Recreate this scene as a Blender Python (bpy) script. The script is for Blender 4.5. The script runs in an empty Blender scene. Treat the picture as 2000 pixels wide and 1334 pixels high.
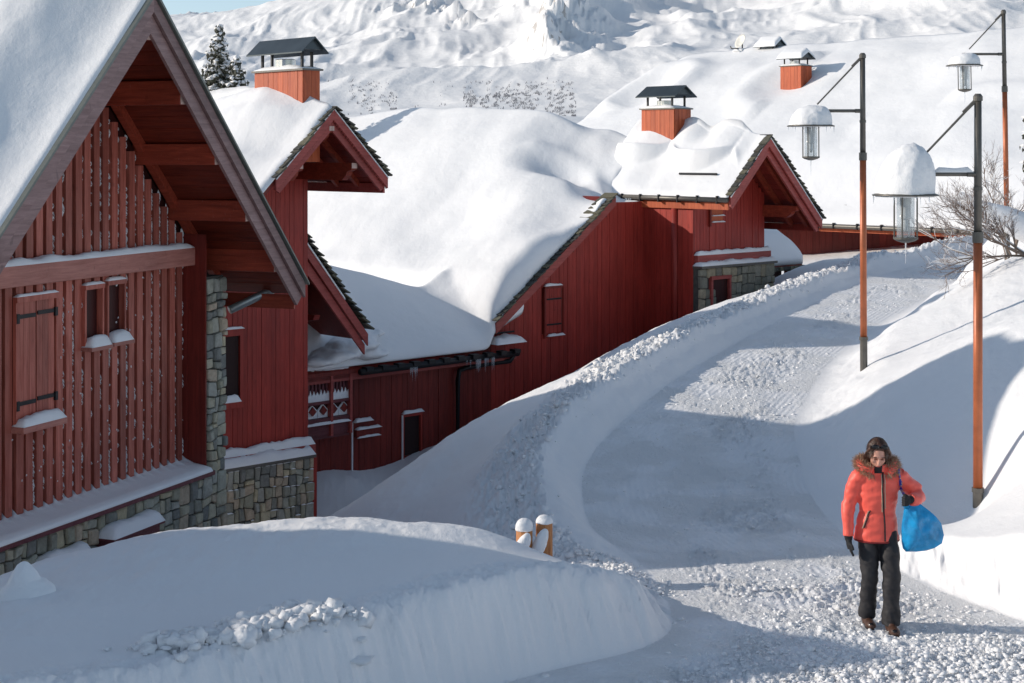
import bpy, bmesh, math, random
import numpy as np
from mathutils import Vector, Matrix, noise as mnoise
random.seed(7)
R = math.radians
C = bpy.context.scene.collection
scene = bpy.context.scene

# ------------------------------------------------------------------ camera, sky, sun, exposure
cam_d = bpy.data.cameras.new('camera'); cam = bpy.data.objects.new('camera', cam_d); C.objects.link(cam)
cam_d.sensor_width = 36; cam_d.lens = 54
cam_d.shift_y = -(667 - 300) / 2000
cam_d.clip_start = 0.1; cam_d.clip_end = 20000
cam.location = (0, 0, 0); cam.rotation_euler = (R(90), 0, 0)
scene.camera = cam
SUN_EL = 21.5
SUN_DIR = Vector((0.999, -0.05))            # horizontal travel direction of the light
SUN_DIR.normalize()
w = bpy.data.worlds.new('World'); scene.world = w; w.use_nodes = True
nt = w.node_tree
for n in list(nt.nodes): nt.nodes.remove(n)
sky = nt.nodes.new('ShaderNodeTexSky'); sky.sky_type = 'NISHITA'; sky.sun_disc = False
sky.sun_elevation = R(SUN_EL)
sky.sun_rotation = math.atan2(-SUN_DIR.x, -SUN_DIR.y)
sky.altitude = 1800; sky.air_density = 1.0; sky.dust_density = 1.0; sky.ozone_density = 2.2
bg = nt.nodes.new('ShaderNodeBackground'); bg.inputs[1].default_value = 0.115
wo = nt.nodes.new('ShaderNodeOutputWorld')
hsv = nt.nodes.new('ShaderNodeHueSaturation'); hsv.inputs['Saturation'].default_value = .74; hsv.inputs['Hue'].default_value = .49
nt.links.new(sky.outputs[0], hsv.inputs['Color']); nt.links.new(hsv.outputs[0], bg.inputs[0]); nt.links.new(bg.outputs[0], wo.inputs[0])
sd = bpy.data.lights.new('sun', 'SUN'); sd.energy = 2.75; sd.angle = R(0.6); sd.color = (1.0, 0.905, 0.79)
so = bpy.data.objects.new('sun', sd); C.objects.link(so)
L = Vector((SUN_DIR.x * math.cos(R(SUN_EL)), SUN_DIR.y * math.cos(R(SUN_EL)), -math.sin(R(SUN_EL))))
so.rotation_euler = L.to_track_quat('-Z', 'Y').to_euler()
so.location = (-30, 10, 30)
scene.view_settings.view_transform = 'Standard'; scene.view_settings.look = 'None'
scene.view_settings.exposure = 0.40; scene.view_settings.gamma = 1; scene.view_settings.use_curve_mapping = False
scene.cycles.max_bounces = 6; scene.cycles.diffuse_bounces = 4; scene.cycles.transmission_bounces = 6
scene.cycles.transparent_max_bounces = 12
scene.cycles.use_denoising = True

# ------------------------------------------------------------------ materials
def nmat(name):
    m = bpy.data.materials.new(name); m.use_nodes = True
    t = m.node_tree; b = t.nodes['Principled BSDF']
    return m, t, b
def N(t, kind, **kw):
    n = t.nodes.new(kind)
    for k, v in kw.items():
        if hasattr(n, k): setattr(n, k, v)
        else: n.inputs[k].default_value = v
    return n
def posmap(t, scale, rot=(0, 0, 0)):
    g = t.nodes.new('ShaderNodeNewGeometry'); mp = t.nodes.new('ShaderNodeMapping')
    mp.inputs['Scale'].default_value = scale; mp.inputs['Rotation'].default_value = rot
    t.links.new(g.outputs['Position'], mp.inputs[0]); return mp.outputs[0]
def noise(t, vec, scale, detail=4, rough=.55, dist=0):
    n = N(t, 'ShaderNodeTexNoise', Scale=scale, Detail=detail, Roughness=rough, Distortion=dist)
    t.links.new(vec, n.inputs['Vector']); return n.outputs['Fac']
def ramp(t, fac, stops):
    r = t.nodes.new('ShaderNodeValToRGB'); el = r.color_ramp.elements
    while len(el) < len(stops): el.new(.5)
    for e, (p, c) in zip(el, stops):
        e.position = p; e.color = (*c, 1) if len(c) == 3 else c
    t.links.new(fac, r.inputs[0]); return r.outputs[0]
def mix(t, fac, a, b, mode='MIX'):
    m = t.nodes.new('ShaderNodeMix'); m.data_type = 'RGBA'; m.blend_type = mode
    for s, v in ((m.inputs[0], fac), (m.inputs[6], a), (m.inputs[7], b)):
        if isinstance(v, bpy.types.NodeSocket): t.links.new(v, s)
        elif isinstance(v, (int, float)): s.default_value = v
        else: s.default_value = (*v, 1)
    return m.outputs[2]
def math_(t, op, a, b=None, c=None):
    m = t.nodes.new('ShaderNodeMath'); m.operation = op
    for i, v in enumerate((a, b, c)):
        if v is None: continue
        if isinstance(v, bpy.types.NodeSocket): t.links.new(v, m.inputs[i])
        else: m.inputs[i].default_value = v
    return m.outputs[0]
def bump(t, b, h, strength, dist, prev=None):
    n = N(t, 'ShaderNodeBump', Strength=strength, Distance=dist)
    t.links.new(h, n.inputs['Height'])
    if prev is not None: t.links.new(prev, n.inputs['Normal'])
    t.links.new(n.outputs[0], b.inputs['Normal']); return n.outputs[0]

def snow_mat(name, col=(.88, .88, .885), lumps=.0, grain=1.0, groom=False, far=False):
    m, t, b = nmat(name)
    v = posmap(t, (1, 1, 1))
    n1 = noise(t, v, .7, 4)
    c = ramp(t, n1, [(.3, tuple(x * .96 for x in col)), (.7, col)])
    t.links.new(c, b.inputs['Base Color'])
    b.inputs['Roughness'].default_value = .65
    b.inputs['Specular IOR Level'].default_value = .35
    if far: return m
    b.inputs['Subsurface Weight'].default_value = 0
    p = bump(t, b, noise(t, v, 2.2, 5, .5), .25, .12)
    p = bump(t, b, noise(t, posmap(t, (7, 2.5, 7), (0, 0, .4)), 1.6, 5, .65, .4), .22, .03, p)
    p = bump(t, b, noise(t, v, 60, 3, .7), .4 * grain, .012, p)
    if lumps:
        vo = N(t, 'ShaderNodeTexVoronoi', Scale=14.0); t.links.new(v, vo.inputs['Vector'])
        p = bump(t, b, math_(t, 'MULTIPLY', noise(t, v, 16, 5, .7), 1.0), .6 * lumps, .06, p)
    return m
M = {}
M['snow'] = snow_mat('fresh_snow')
M['snow_roof'] = snow_mat('roof_snow', grain=.6)
M['snow_clod'] = snow_mat('broken_snow', col=(.88, .88, .885), lumps=.3)
# groomed road snow: fine corduroy grooves broken up by patches of crumbled snow
def road_mat():
    m, t, b = nmat('trodden_snow')
    v = posmap(t, (1, 1, 1))
    n1 = noise(t, v, 1.1, 5, .6)
    patch = ramp(t, n1, [(.42, (0, 0, 0)), (.56, (1, 1, 1))])
    c = mix(t, patch, (.85, .855, .87), (.88, .885, .89))
    t.links.new(c, b.inputs['Base Color']); b.inputs['Roughness'].default_value = .6
    b.inputs['Specular IOR Level'].default_value = .35
    uv = t.nodes.new('ShaderNodeAttribute'); uv.attribute_name = 'road_v'
    s = math_(t, 'SINE', math_(t, 'MULTIPLY', uv.outputs['Fac'], 2 * math.pi / .085))
    s = math_(t, 'MULTIPLY', s, math_(t, 'SUBTRACT', 1.0, patch))
    p = bump(t, b, s, .24, .010)
    ch = math_(t, 'MULTIPLY', noise(t, v, 20, 5, .7), math_(t, 'ADD', patch, .25))
    p = bump(t, b, ch, .8, .05, p)
    p = bump(t, b, noise(t, v, 90, 3, .7), .35, .012, p)
    return m
M['road'] = road_mat()

def wood(name, dark, light, axis='z', rough=.55, vary=.25, grain=.5, frost=0.0, yaw=0.0):
    m, t, b = nmat(name)
    sc = {'z': (9, 9, .7), 'h': (.8, 9, 9)}[axis]
    v = posmap(t, (1, 1, 1), (0, 0, -yaw)) if axis == 'h' else None
    if axis == 'h':
        mp = t.nodes.new('ShaderNodeMapping'); mp.inputs['Scale'].default_value = sc
        t.links.new(v, mp.inputs[0]); v = mp.outputs[0]
    else: v = posmap(t, sc)
    oi = t.nodes.new('ShaderNodeObjectInfo')
    add = t.nodes.new('ShaderNodeVectorMath'); add.operation = 'ADD'
    cmb = t.nodes.new('ShaderNodeCombineXYZ')
    t.links.new(math_(t, 'MULTIPLY', oi.outputs['Random'], 40), cmb.inputs[2]); t.links.new(math_(t, 'MULTIPLY', oi.outputs['Random'], 17), cmb.inputs[0])
    t.links.new(v, add.inputs[0]); t.links.new(cmb.outputs[0], add.inputs[1]); v = add.outputs[0]
    n1 = noise(t, v, 2.2, 6, .65, .6)
    c = ramp(t, n1, [(.28, dark), (.72, light)])
    k = math_(t, 'ADD', math_(t, 'MULTIPLY', oi.outputs['Random'], vary), 1 - vary / 2)
    k = math_(t, 'ADD', k, math_(t, 'MULTIPLY', math_(t, 'SUBTRACT', noise(t, posmap(t, (1, 1, .6)), .9, 4, .6), .5), .9))
    hs = N(t, 'ShaderNodeHueSaturation'); t.links.new(c, hs.inputs['Color']); t.links.new(k, hs.inputs['Value'])
    c = hs.outputs[0]
    # knots and worn streaks
    n2 = noise(t, posmap(t, (3, 3, 1.3)), 4, 3, .5)
    st = ramp(t, n2, [(.66, (0, 0, 0)), (.74, (1, 1, 1))])
    c = mix(t, math_(t, 'MULTIPLY', st, .35), c, tuple(x * .35 for x in dark))
    if frost:
        n3 = noise(t, posmap(t, (30, 30, 8)), 2.0, 4, .7)
        c = mix(t, math_(t, 'MULTIPLY', ramp(t, n3, [(.62, (0, 0, 0)), (.7, (1, 1, 1))]), frost), c, (.7, .7, .72))
    t.links.new(c, b.inputs['Base Color']); b.inputs['Roughness'].default_value = rough
    b.inputs['Specular IOR Level'].default_value = .35
    bump(t, b, n1, grain, .01)
    return m
A1 = math.atan2(.934, .358); A2 = math.atan2(.69, .72)
M['c1_board'] = wood('weathered_red_board', (.27, .052, .032), (.52, .16, .115), rough=.42, vary=.45, frost=.05)
M['c1_back'] = wood('dark_red_backing', (.03, .005, .004), (.06, .009, .007))
M['c1_beam'] = wood('weathered_beam', (.30, .10, .075), (.50, .21, .165), 'h', rough=.5, frost=.1, yaw=A1)
M['c1_barge'] = wood('weathered_bargeboard', (.16, .09, .085), (.30, .19, .18), 'h', rough=.5, frost=.12, yaw=A1)
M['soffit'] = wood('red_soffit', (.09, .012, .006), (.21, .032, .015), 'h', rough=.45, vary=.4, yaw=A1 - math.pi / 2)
M['purlin'] = wood('red_purlin', (.17, .026, .014), (.40, .07, .036), 'h', rough=.45, vary=.3, yaw=A1 - math.pi / 2, frost=.08)
M['endgrain'] = wood('bleached_end_grain', (.48, .30, .24), (.70, .52, .45), rough=.6, frost=.5)
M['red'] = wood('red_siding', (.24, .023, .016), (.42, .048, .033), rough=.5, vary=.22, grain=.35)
M['red_h'] = wood('red_trim', (.26, .045, .038), (.42, .09, .075), 'h', rough=.5, vary=.2, yaw=A2, frost=.05)
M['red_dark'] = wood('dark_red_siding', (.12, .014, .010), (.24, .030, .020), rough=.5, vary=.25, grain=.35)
M['red_plum'] = wood('plum_red_wood', (.10, .025, .03), (.17, .05, .055), 'h', rough=.55, yaw=A2, frost=.15)
M['orange'] = wood('orange_larch', (.34, .055, .018), (.56, .13, .045), rough=.5, vary=.3, grain=.3)
M['log'] = wood('orange_log', (.30, .10, .03), (.60, .28, .11), rough=.6, grain=.8)
def plain(name, col, rough=.5, metal=0.0, nz=.15, sc=12, bmp=.2):
    m, t, b = nmat(name)
    v = posmap(t, (1, 1, 1)); n = noise(t, v, sc, 4, .6)
    c = ramp(t, n, [(.25, tuple(x * (1 - nz) for x in col)), (.75, tuple(min(1, x * (1 + nz)) for x in col))])
    t.links.new(c, b.inputs['Base Color']); b.inputs['Roughness'].default_value = rough
    b.inputs['Metallic'].default_value = metal
    if bmp: bump(t, b, n, bmp, .01)
    return m
M['void'] = plain('dark_opening', (.022, .006, .005), .8)
M['zinc'] = plain('zinc', (.30, .33, .33), .35, .8)
M['dmetal'] = plain('dark_steel', (.13, .12, .105), .45, .4)
M['capmetal'] = plain('slate_grey_sheet', (.055, .068, .075), .4, .5, .25, 3)
M['edge'] = plain('grey_metal_edge', (.16, .17, .15), .5, .3)
M['flue'] = plain('steel_flue', (.55, .54, .52), .25, .95)
M['rust'] = plain('rusty_orange_paint', (.46, .13, .05), .42, .15, .22, 5)
M['black'] = plain('black_metal', (.012, .012, .014), .45, .3)
M['mortar'] = plain('mortar', (.08, .075, .065), .95, 0, .3)
M['frost'] = plain('frosted_plastic', (.62, .62, .60), .5)
M['glass'] = None
m, t, b = nmat('lantern_glass'); b.inputs['Base Color'].default_value = (.8, .83, .85, 1); b.inputs['Roughness'].default_value = .12
tb = t.nodes.new('ShaderNodeBsdfTransparent'); tb.inputs[0].default_value = (.93, .95, .96, 1); mx = t.nodes.new('ShaderNodeMixShader'); mx.inputs[0].default_value = .82
t.links.new(b.outputs[0], mx.inputs[1]); t.links.new(tb.outputs[0], mx.inputs[2]); t.links.new(mx.outputs[0], t.nodes['Material Output'].inputs[0]); M['glass'] = m
m, t, b = nmat('ice'); b.inputs['Base Color'].default_value = (.92, .95, .98, 1); b.inputs['Roughness'].default_value = .12
b.inputs['Transmission Weight'].default_value = .75; b.inputs['IOR'].default_value = 1.31; M['ice'] = m
def stone_mat(name, tones):
    m, t, b = nmat(name)
    oi = t.nodes.new('ShaderNodeObjectInfo')
    v = posmap(t, (1, 1, 1))
    base = t.nodes.new('ShaderNodeValToRGB'); base.color_ramp.interpolation = 'CONSTANT'
    el = base.color_ramp.elements
    while len(el) < len(tones): el.new(.5)
    for i, c in enumerate(tones): el[i].position = i / len(tones); el[i].color = (*c, 1)
    t.links.new(oi.outputs['Random'], base.inputs[0])
    n = noise(t, v, 9, 6, .7)
    hs = N(t, 'ShaderNodeHueSaturation'); t.links.new(base.outputs[0], hs.inputs['Color'])
    t.links.new(math_(t, 'ADD', math_(t, 'MULTIPLY', n, 1.3), .35), hs.inputs['Value'])
    n2 = noise(t, v, 25, 4, .7)
    c = mix(t, math_(t, 'MULTIPLY', ramp(t, n2, [(.60, (0, 0, 0)), (.68, (1, 1, 1))]), .35), hs.outputs[0], (.45, .46, .42))
    t.links.new(c, b.inputs['Base Color']); b.inputs['Roughness'].default_value = .9
    p = bump(t, b, n, .8, .03); bump(t, b, n2, .5, .01, p)
    return m
M['stone'] = stone_mat('rubble_stone', [(.33, .31, .23), (.42, .38, .28), (.24, .235, .20), (.50, .43, .29), (.36, .35, .30), (.27, .26, .21), (.46, .37, .27), (.38, .37, .30), (.20, .20, .18)])
M['stone_warm'] = stone_mat('warm_rubble_stone', [(.33, .28, .19), (.26, .24, .18), (.38, .32, .22), (.22, .21, .16), (.30, .28, .22), (.20, .19, .15)])
M['slate'] = stone_mat('roof_slate', [(.07, .065, .05), (.10, .095, .07), (.05, .05, .045), (.13, .12, .08)])
m, t, b = nmat('conifer'); v = posmap(t, (1, 1, 1))
t.links.new(ramp(t, noise(t, v, 3, 4), [(.3, (.03, .034, .024)), (.7, (.09, .09, .06))]), b.inputs['Base Color']); b.inputs['Roughness'].default_value = .8; M['conifer'] = m
M['bark'] = plain('frosted_bark', (.20, .15, .12), .8, 0, .5, 30)
M['twig'] = plain('frosted_twig', (.24, .18, .15), .8, 0, .6, 40)
# mountain: snow with rock showing on the steep faces
m, t, b = nmat('mountain_snow_rock')
g = t.nodes.new('ShaderNodeNewGeometry'); sp = t.nodes.new('ShaderNodeSeparateXYZ'); t.links.new(g.outputs['Normal'], sp.inputs[0])
v = posmap(t, (1, 1, 1)); nn = noise(t, v, .02, 7, .7); n2 = noise(t, v, .09, 6, .75)
steep = math_(t, 'ADD', math_(t, 'SUBTRACT', 1.0, sp.outputs[2]), math_(t, 'MULTIPLY', math_(t, 'SUBTRACT', n2, .5), .55))
rk = ramp(t, steep, [(.44, (0, 0, 0)), (.52, (1, 1, 1))])
rc = ramp(t, nn, [(.3, (.20, .18, .165)), (.7, (.42, .38, .35))])
c = mix(t, math_(t, 'MULTIPLY', rk, .8), (.90, .89, .88), rc)
t.links.new(c, b.inputs['Base Color']); b.inputs['Roughness'].default_value = .8
p = bump(t, b, nn, .3, 8); bump(t, b, n2, .35, 2.0, p)
M['mountain'] = m
M['woods'] = plain('leafless_woods', (.24, .235, .25), .9, 0, .4, .1)

# ------------------------------------------------------------------ object helpers
WL = {}
def put(name, me, mat=None, parent=None, label=None, cat=None, group=None, kind=None, smooth=False, loc=None):
    """link a mesh whose vertices are in world coordinates; its origin is moved to its centre"""
    if loc is None:
        n = len(me.vertices); co = np.empty(n * 3, np.float32); me.vertices.foreach_get('co', co); co = co.reshape(-1, 3)
        ctr = (co.min(0) + co.max(0)) / 2; ctr[2] = co[:, 2].min()
        me.vertices.foreach_set('co', (co - ctr).ravel()); loc = Vector([float(x) for x in ctr])
    else: loc = Vector(loc)
    o = bpy.data.objects.new(name, me); C.objects.link(o)
    WL[o] = loc
    if parent is not None: o.parent = parent; o.location = loc - WL[parent]
    else: o.location = loc
    if mat is not None and not me.materials: me.materials.append(mat)
    if smooth: me.polygons.foreach_set('use_smooth', [True] * len(me.polygons))
    tag(o, label, cat, group, kind); return o
def tag(o, label=None, cat=None, group=None, kind=None):
    if label: o['label'] = label
    if cat: o['category'] = cat
    if group: o['group'] = group
    if kind: o['kind'] = kind
def thing(name, loc, label, cat, group=None):
    o = bpy.data.objects.new(name, None); o.empty_display_size = .2; C.objects.link(o); o.location = loc; WL[o] = Vector(loc)
    tag(o, label, cat, group); return o
def mesh(name, v, f):
    me = bpy.data.meshes.new(name); me.from_pydata([tuple(map(float, x)) for x in v], [], f); me.update(); return me
def npmesh(name, v, quads):
    """fast mesh from numpy arrays (quads or tris)"""
    me = bpy.data.meshes.new(name); v = np.asarray(v, np.float32); q = np.asarray(quads, np.int32)
    k = q.shape[1]; me.vertices.add(len(v)); me.vertices.foreach_set('co', v.ravel())
    me.loops.add(q.size); me.loops.foreach_set('vertex_index', q.ravel())
    me.polygons.add(len(q)); me.polygons.foreach_set('loop_start', np.arange(0, q.size, k, dtype=np.int32))
    me.update(calc_edges=True); me.validate(); return me
F_ = 3000.; CX = 1000.; HZ = 300.
def P(px, py, D): return Vector((D * (px - CX) / F_, D, D * (HZ - py) / F_))
class Frame:
    """a vertical facade plane: s runs along it (to the right and away), p out of it, z up"""
    def __init__(s, a, px, D):
        a = Vector(a).normalized(); s.a = a; s.b = Vector((a.y, -a.x)); s.o = Vector((D * (px - CX) / F_, D))
        s.yaw = math.atan2(a.y, a.x)
    def on(s, px, py, p=0):
        k = (px - CX) / F_; o = s.o + s.b * p
        t = (k * o.y - o.x) / (s.a.x - k * s.a.y); D = o.y + t * s.a.y
        return t, (HZ - py) * D / F_
    def side(s, px, py, t):
        k = (px - CX) / F_; o = s.o + s.a * t
        p = (k * o.y - o.x) / (s.b.x - k * s.b.y); D = o.y + p * s.b.y
        return p, (HZ - py) * D / F_
    def W(s, u, p, z):
        q = s.o + s.a * u + s.b * p; return Vector((q.x, q.y, z))
    def box(s, s0, s1, p0, p1, z0, z1):
        v = [s.W(a, b_, c_) for c_ in (z0, z1) for b_ in (p0, p1) for a in (s0, s1)]
        return v, [(0, 2, 3, 1), (4, 5, 7, 6), (0, 1, 5, 4), (2, 6, 7, 3), (0, 4, 6, 2), (1, 3, 7, 5)]
    def prism(s, poly, p0, p1):      # polygon in (s, z) pushed along p
        n = len(poly); v = [s.W(a, p0, z) for a, z in poly] + [s.W(a, p1, z) for a, z in poly]
        return v, [tuple(range(n))[::-1], tuple(range(n, 2 * n))] + [(i, (i + 1) % n, n + (i + 1) % n, n + i) for i in range(n)]
    def prisms(s, poly, s0, s1):     # polygon in (p, z) pushed along s
        n = len(poly); v = [s.W(s0, a, z) for a, z in poly] + [s.W(s1, a, z) for a, z in poly]
        return v, [tuple(range(n))[::-1], tuple(range(n, 2 * n))] + [(i, (i + 1) % n, n + (i + 1) % n, n + i) for i in range(n)]
def fixn(me):
    bm = bmesh.new(); bm.from_mesh(me); bmesh.ops.recalc_face_normals(bm, faces=bm.faces); bm.to_mesh(me); bm.free(); return me
def part(name, vf, mat, parent=None, bev=0, **kw):
    me = mesh(name, *vf)
    if bev:
        bm = bmesh.new(); bm.from_mesh(me); bmesh.ops.recalc_face_normals(bm, faces=bm.faces)
        bmesh.ops.bevel(bm, geom=list(bm.edges), offset=bev, segments=1, affect='EDGES'); bm.to_mesh(me); bm.free()
    else: fixn(me)
    return put(name, me, mat, parent, **kw)
def joinvf(lst):
    V = []; Fc = []
    for v, f in lst:
        n = len(V); V += list(v); Fc += [tuple(i + n for i in q) for q in f]
    return V, Fc
# unit box shared by every plank
_unit = {}
def plank(name, fr, s0, s1, p0, p1, z0, z1, mat, parent, tilt=0.0):
    if mat.name not in _unit:
        v, f = joinvf([([(x, y, z) for z in (-.5, .5) for y in (-.5, .5) for x in (-.5, .5)], [(0, 2, 3, 1), (4, 5, 7, 6), (0, 1, 5, 4), (2, 6, 7, 3), (0, 4, 6, 2), (1, 3, 7, 5)])])
        me = mesh('plank', v, f); me.materials.append(mat); _unit[mat.name] = me
    o = bpy.data.objects.new(name, _unit[mat.name]); C.objects.link(o)
    c = fr.W((s0 + s1) / 2, (p0 + p1) / 2, (z0 + z1) / 2)
    WL[o] = c; o.scale = (s1 - s0, p1 - p0, z1 - z0); o.rotation_euler = (0, tilt, fr.yaw)
    if parent is not None: o.parent = parent; o.location = c - WL[parent]
    else: o.location = c
    return o
def tube(path, rad, seg=8, cap=True):
    path = [Vector(p) for p in path]; n = len(path)
    if isinstance(rad, (int, float)): rad = [rad] * n
    V = []; Fc = []; ref = None
    for i, p in enumerate(path):
        d = (path[min(i + 1, n - 1)] - path[max(i - 1, 0)]).normalized()
        if ref is None:
            ref = Vector((0, 0, 1)) if abs(d.z) < .9 else Vector((1, 0, 0))
        x = d.cross(ref); x = x.normalized() if x.length > 1e-5 else Vector((1, 0, 0)); y = d.cross(x).normalized()
        ref = -y if False else ref
        r = rad[i]; rx, ry = (r, r) if isinstance(r, (int, float)) else r
        for k in range(seg):
            a = 2 * math.pi * k / seg; V.append(p + x * (math.cos(a) * rx) + y * (math.sin(a) * ry))
    for i in range(n - 1):
        for k in range(seg):
            a = i * seg + k; b_ = i * seg + (k + 1) % seg; Fc.append((a, b_, b_ + seg, a + seg))
    if cap: Fc.append(tuple(range(seg))[::-1]); Fc.append(tuple(range((n - 1) * seg, n * seg)))
    return V, Fc
def lathe(c, prof, seg=20):
    c = Vector(c); V = []; Fc = []
    for r, z in prof:
        for k in range(seg):
            a = 2 * math.pi * k / seg; V.append(c + Vector((math.cos(a) * r, math.sin(a) * r, z)))
    for i in range(len(prof) - 1):
        for k in range(seg):
            a = i * seg + k; b_ = i * seg + (k + 1) % seg; Fc.append((a, b_, b_ + seg, a + seg))
    Fc.append(tuple(range(seg))[::-1]); Fc.append(tuple(range((len(prof) - 1) * seg, len(prof) * seg)))
    return V, Fc
def remesh(vf, voxel, smooth=2, name='m'):
    me = mesh(name, *vf); fixn(me); o = bpy.data.objects.new('tmp', me); C.objects.link(o)
    m1 = o.modifiers.new('r', 'REMESH'); m1.mode = 'VOXEL'; m1.voxel_size = voxel
    if smooth: m2 = o.modifiers.new('s', 'SMOOTH'); m2.iterations = smooth; m2.factor = .5
    dg = bpy.context.evaluated_depsgraph_get(); me2 = bpy.data.meshes.new_from_object(o.evaluated_get(dg))
    bpy.data.objects.remove(o); me2.name = name; return me2
def displace(me, amp, scale, seed=0, vertical=False):
    n = len(me.vertices)
    for v in me.vertices:
        d = mnoise.fractal((v.co + Vector((seed, seed, seed))) * scale, .7, 2.0, 4)
        v.co += (Vector((0, 0, 1)) if vertical else v.normal) * d * amp
    me.update()
# numpy value noise / fbm
_rng = np.random.RandomState(3); _perm = _rng.permutation(512).astype(np.int64); _val = _rng.rand(512) * 2 - 1
def vnoise(x, y):
    xi = np.floor(x).astype(np.int64); yi = np.floor(y).astype(np.int64); xf = x - xi; yf = y - yi
    u = xf * xf * xf * (xf * (xf * 6 - 15) + 10); v = yf * yf * yf * (yf * (yf * 6 - 15) + 10)
    h = lambda a, b_: _val[_perm[(_perm[a & 511] + b_) & 511]]
    return (h(xi, yi) * (1 - u) + h(xi + 1, yi) * u) * (1 - v) + (h(xi, yi + 1) * (1 - u) + h(xi + 1, yi + 1) * u) * v
def fbm(x, y, o=4, g=.5, ridged=False):
    a = 1.; s = 0.; t_ = 0.
    for i in range(o):
        n = vnoise(x + 17.3 * i, y - 9.1 * i)
        if ridged: n = 1 - 2 * np.abs(n)
        s = s + n * a; t_ += a; a *= g; x = x * 2.03; y = y * 2.03
    return s / t_
def sstep(a, b_, x):
    t_ = np.clip((x - a) / (b_ - a), 0, 1); return t_ * t_ * (3 - 2 * t_)
def tps(pts):
    pts = np.array(pts, float); X = pts[:, :2]; z = pts[:, 2]; n = len(X)
    def U(r2): return r2 * np.log(r2 + 1e-9) * .5
    d2 = ((X[:, None] - X[None]) ** 2).sum(-1); K = U(d2) + np.eye(n) * .02
    Pm = np.c_[np.ones(n), X]; A = np.block([[K, Pm], [Pm.T, np.zeros((3, 3))]])
    w_ = np.linalg.solve(A, np.r_[z, 0, 0, 0])
    def f(x, y):
        out = w_[n] + w_[n + 1] * x + w_[n + 2] * y
        for i in range(n): out = out + w_[i] * U((x - X[i, 0]) ** 2 + (y - X[i, 1]) ** 2)
        return out
    return f
# ------------------------------------------------------------------ ground: road profile, banks
RD = np.array([4, 8, 12.2, 13.45, 14.7, 16, 17.5, 19.5, 20.7, 22, 24, 26, 29, 31.5, 35, 39, 47, 60, 90])
RZ = np.array([-4.1, -4.1, -4.15, -4.14, -4.19, -4.25, -4.26, -4.24, -4.12, -3.89, -3.63, -3.47, -3.29, -3.15, -3.03, -2.99, -2.98, -2.95, -3.0])
def road_z(x, y): return np.interp(y, RD, RZ)
def roadpt(px, D): return (D * (px - CX) / F_, D)
LEFT = [(-9, 3), (-5, 7), (-2.6, 9.6), (-1.2, 11.0), (.2, 12.25), (.95, 12.75), (1.32, 13.2), (1.42, 13.7)] + [roadpt(*q) for q in
       [(1296, 14.6), (1262, 15.7), (1205, 16.6), (1152, 17.6), (1136, 19.3), (1150, 20.7), (1212, 22.1), (1300, 24), (1385, 26), (1490, 29), (1570, 31.5), (1660, 35), (1745, 39), (1925, 47), (2300, 60)]]
RIGHT = [(9, 3), (7.2, 8), (6.0, 11.2), (4.75, 13.2)] + [roadpt(*q) for q in
       [(1840, 14.7), (1740, 15.8), (1665, 16.9), (1618, 17.9), (1580, 19.3), (1562, 20.7), (1553, 22.0), (1588, 24), (1628, 26), (1705, 29), (1775, 31.5), (1845, 35), (1905, 39), (2060, 47), (2500, 60)]]
def crom(pts, k=6):
    out = []
    for i in range(len(pts) - 1):
        p0 = Vector(pts[max(i - 1, 0)]); p1 = Vector(pts[i]); p2 = Vector(pts[i + 1]); p3 = Vector(pts[min(i + 2, len(pts) - 1)])
        for j in range(k):
            t_ = j / k
            out.append(tuple(.5 * ((2 * p1) + (p2 - p0) * t_ + (2 * p0 - 5 * p1 + 4 * p2 - p3) * t_ * t_ + (3 * p1 - p0 - 3 * p2 + p3) * t_ ** 3)))
    out.append(tuple(pts[-1])); return out
LP = np.array(crom(LEFT, 3)); RP = np.array(crom(RIGHT, 3))
def seg_dist(x, y, pl):
    best = np.full(x.shape, 1e9)
    for i in range(len(pl) - 1):
        ax, ay = pl[i]; bx, by = pl[i + 1]; dx, dy = bx - ax, by - ay
        t_ = np.clip(((x - ax) * dx + (y - ay) * dy) / (dx * dx + dy * dy), 0, 1)
        best = np.minimum(best, (x - ax - t_ * dx) ** 2 + (y - ay - t_ * dy) ** 2)
    return np.sqrt(best)
def inside(x, y):
    poly = np.vstack([LP, RP[::-1]]); c = np.zeros(x.shape, bool); j = len(poly) - 1
    for i in range(len(poly)):
        xi, yi = poly[i]; xj, yj = poly[j]
        if yi != yj:
            c ^= ((yi > y) != (yj > y)) & (x < (xj - xi) * (y - yi) / (yj - yi) + xi)
        j = i
    return c
def bp(px, py, D): q = P(px, py, D); return (q.x, q.y, q.z)
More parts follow.
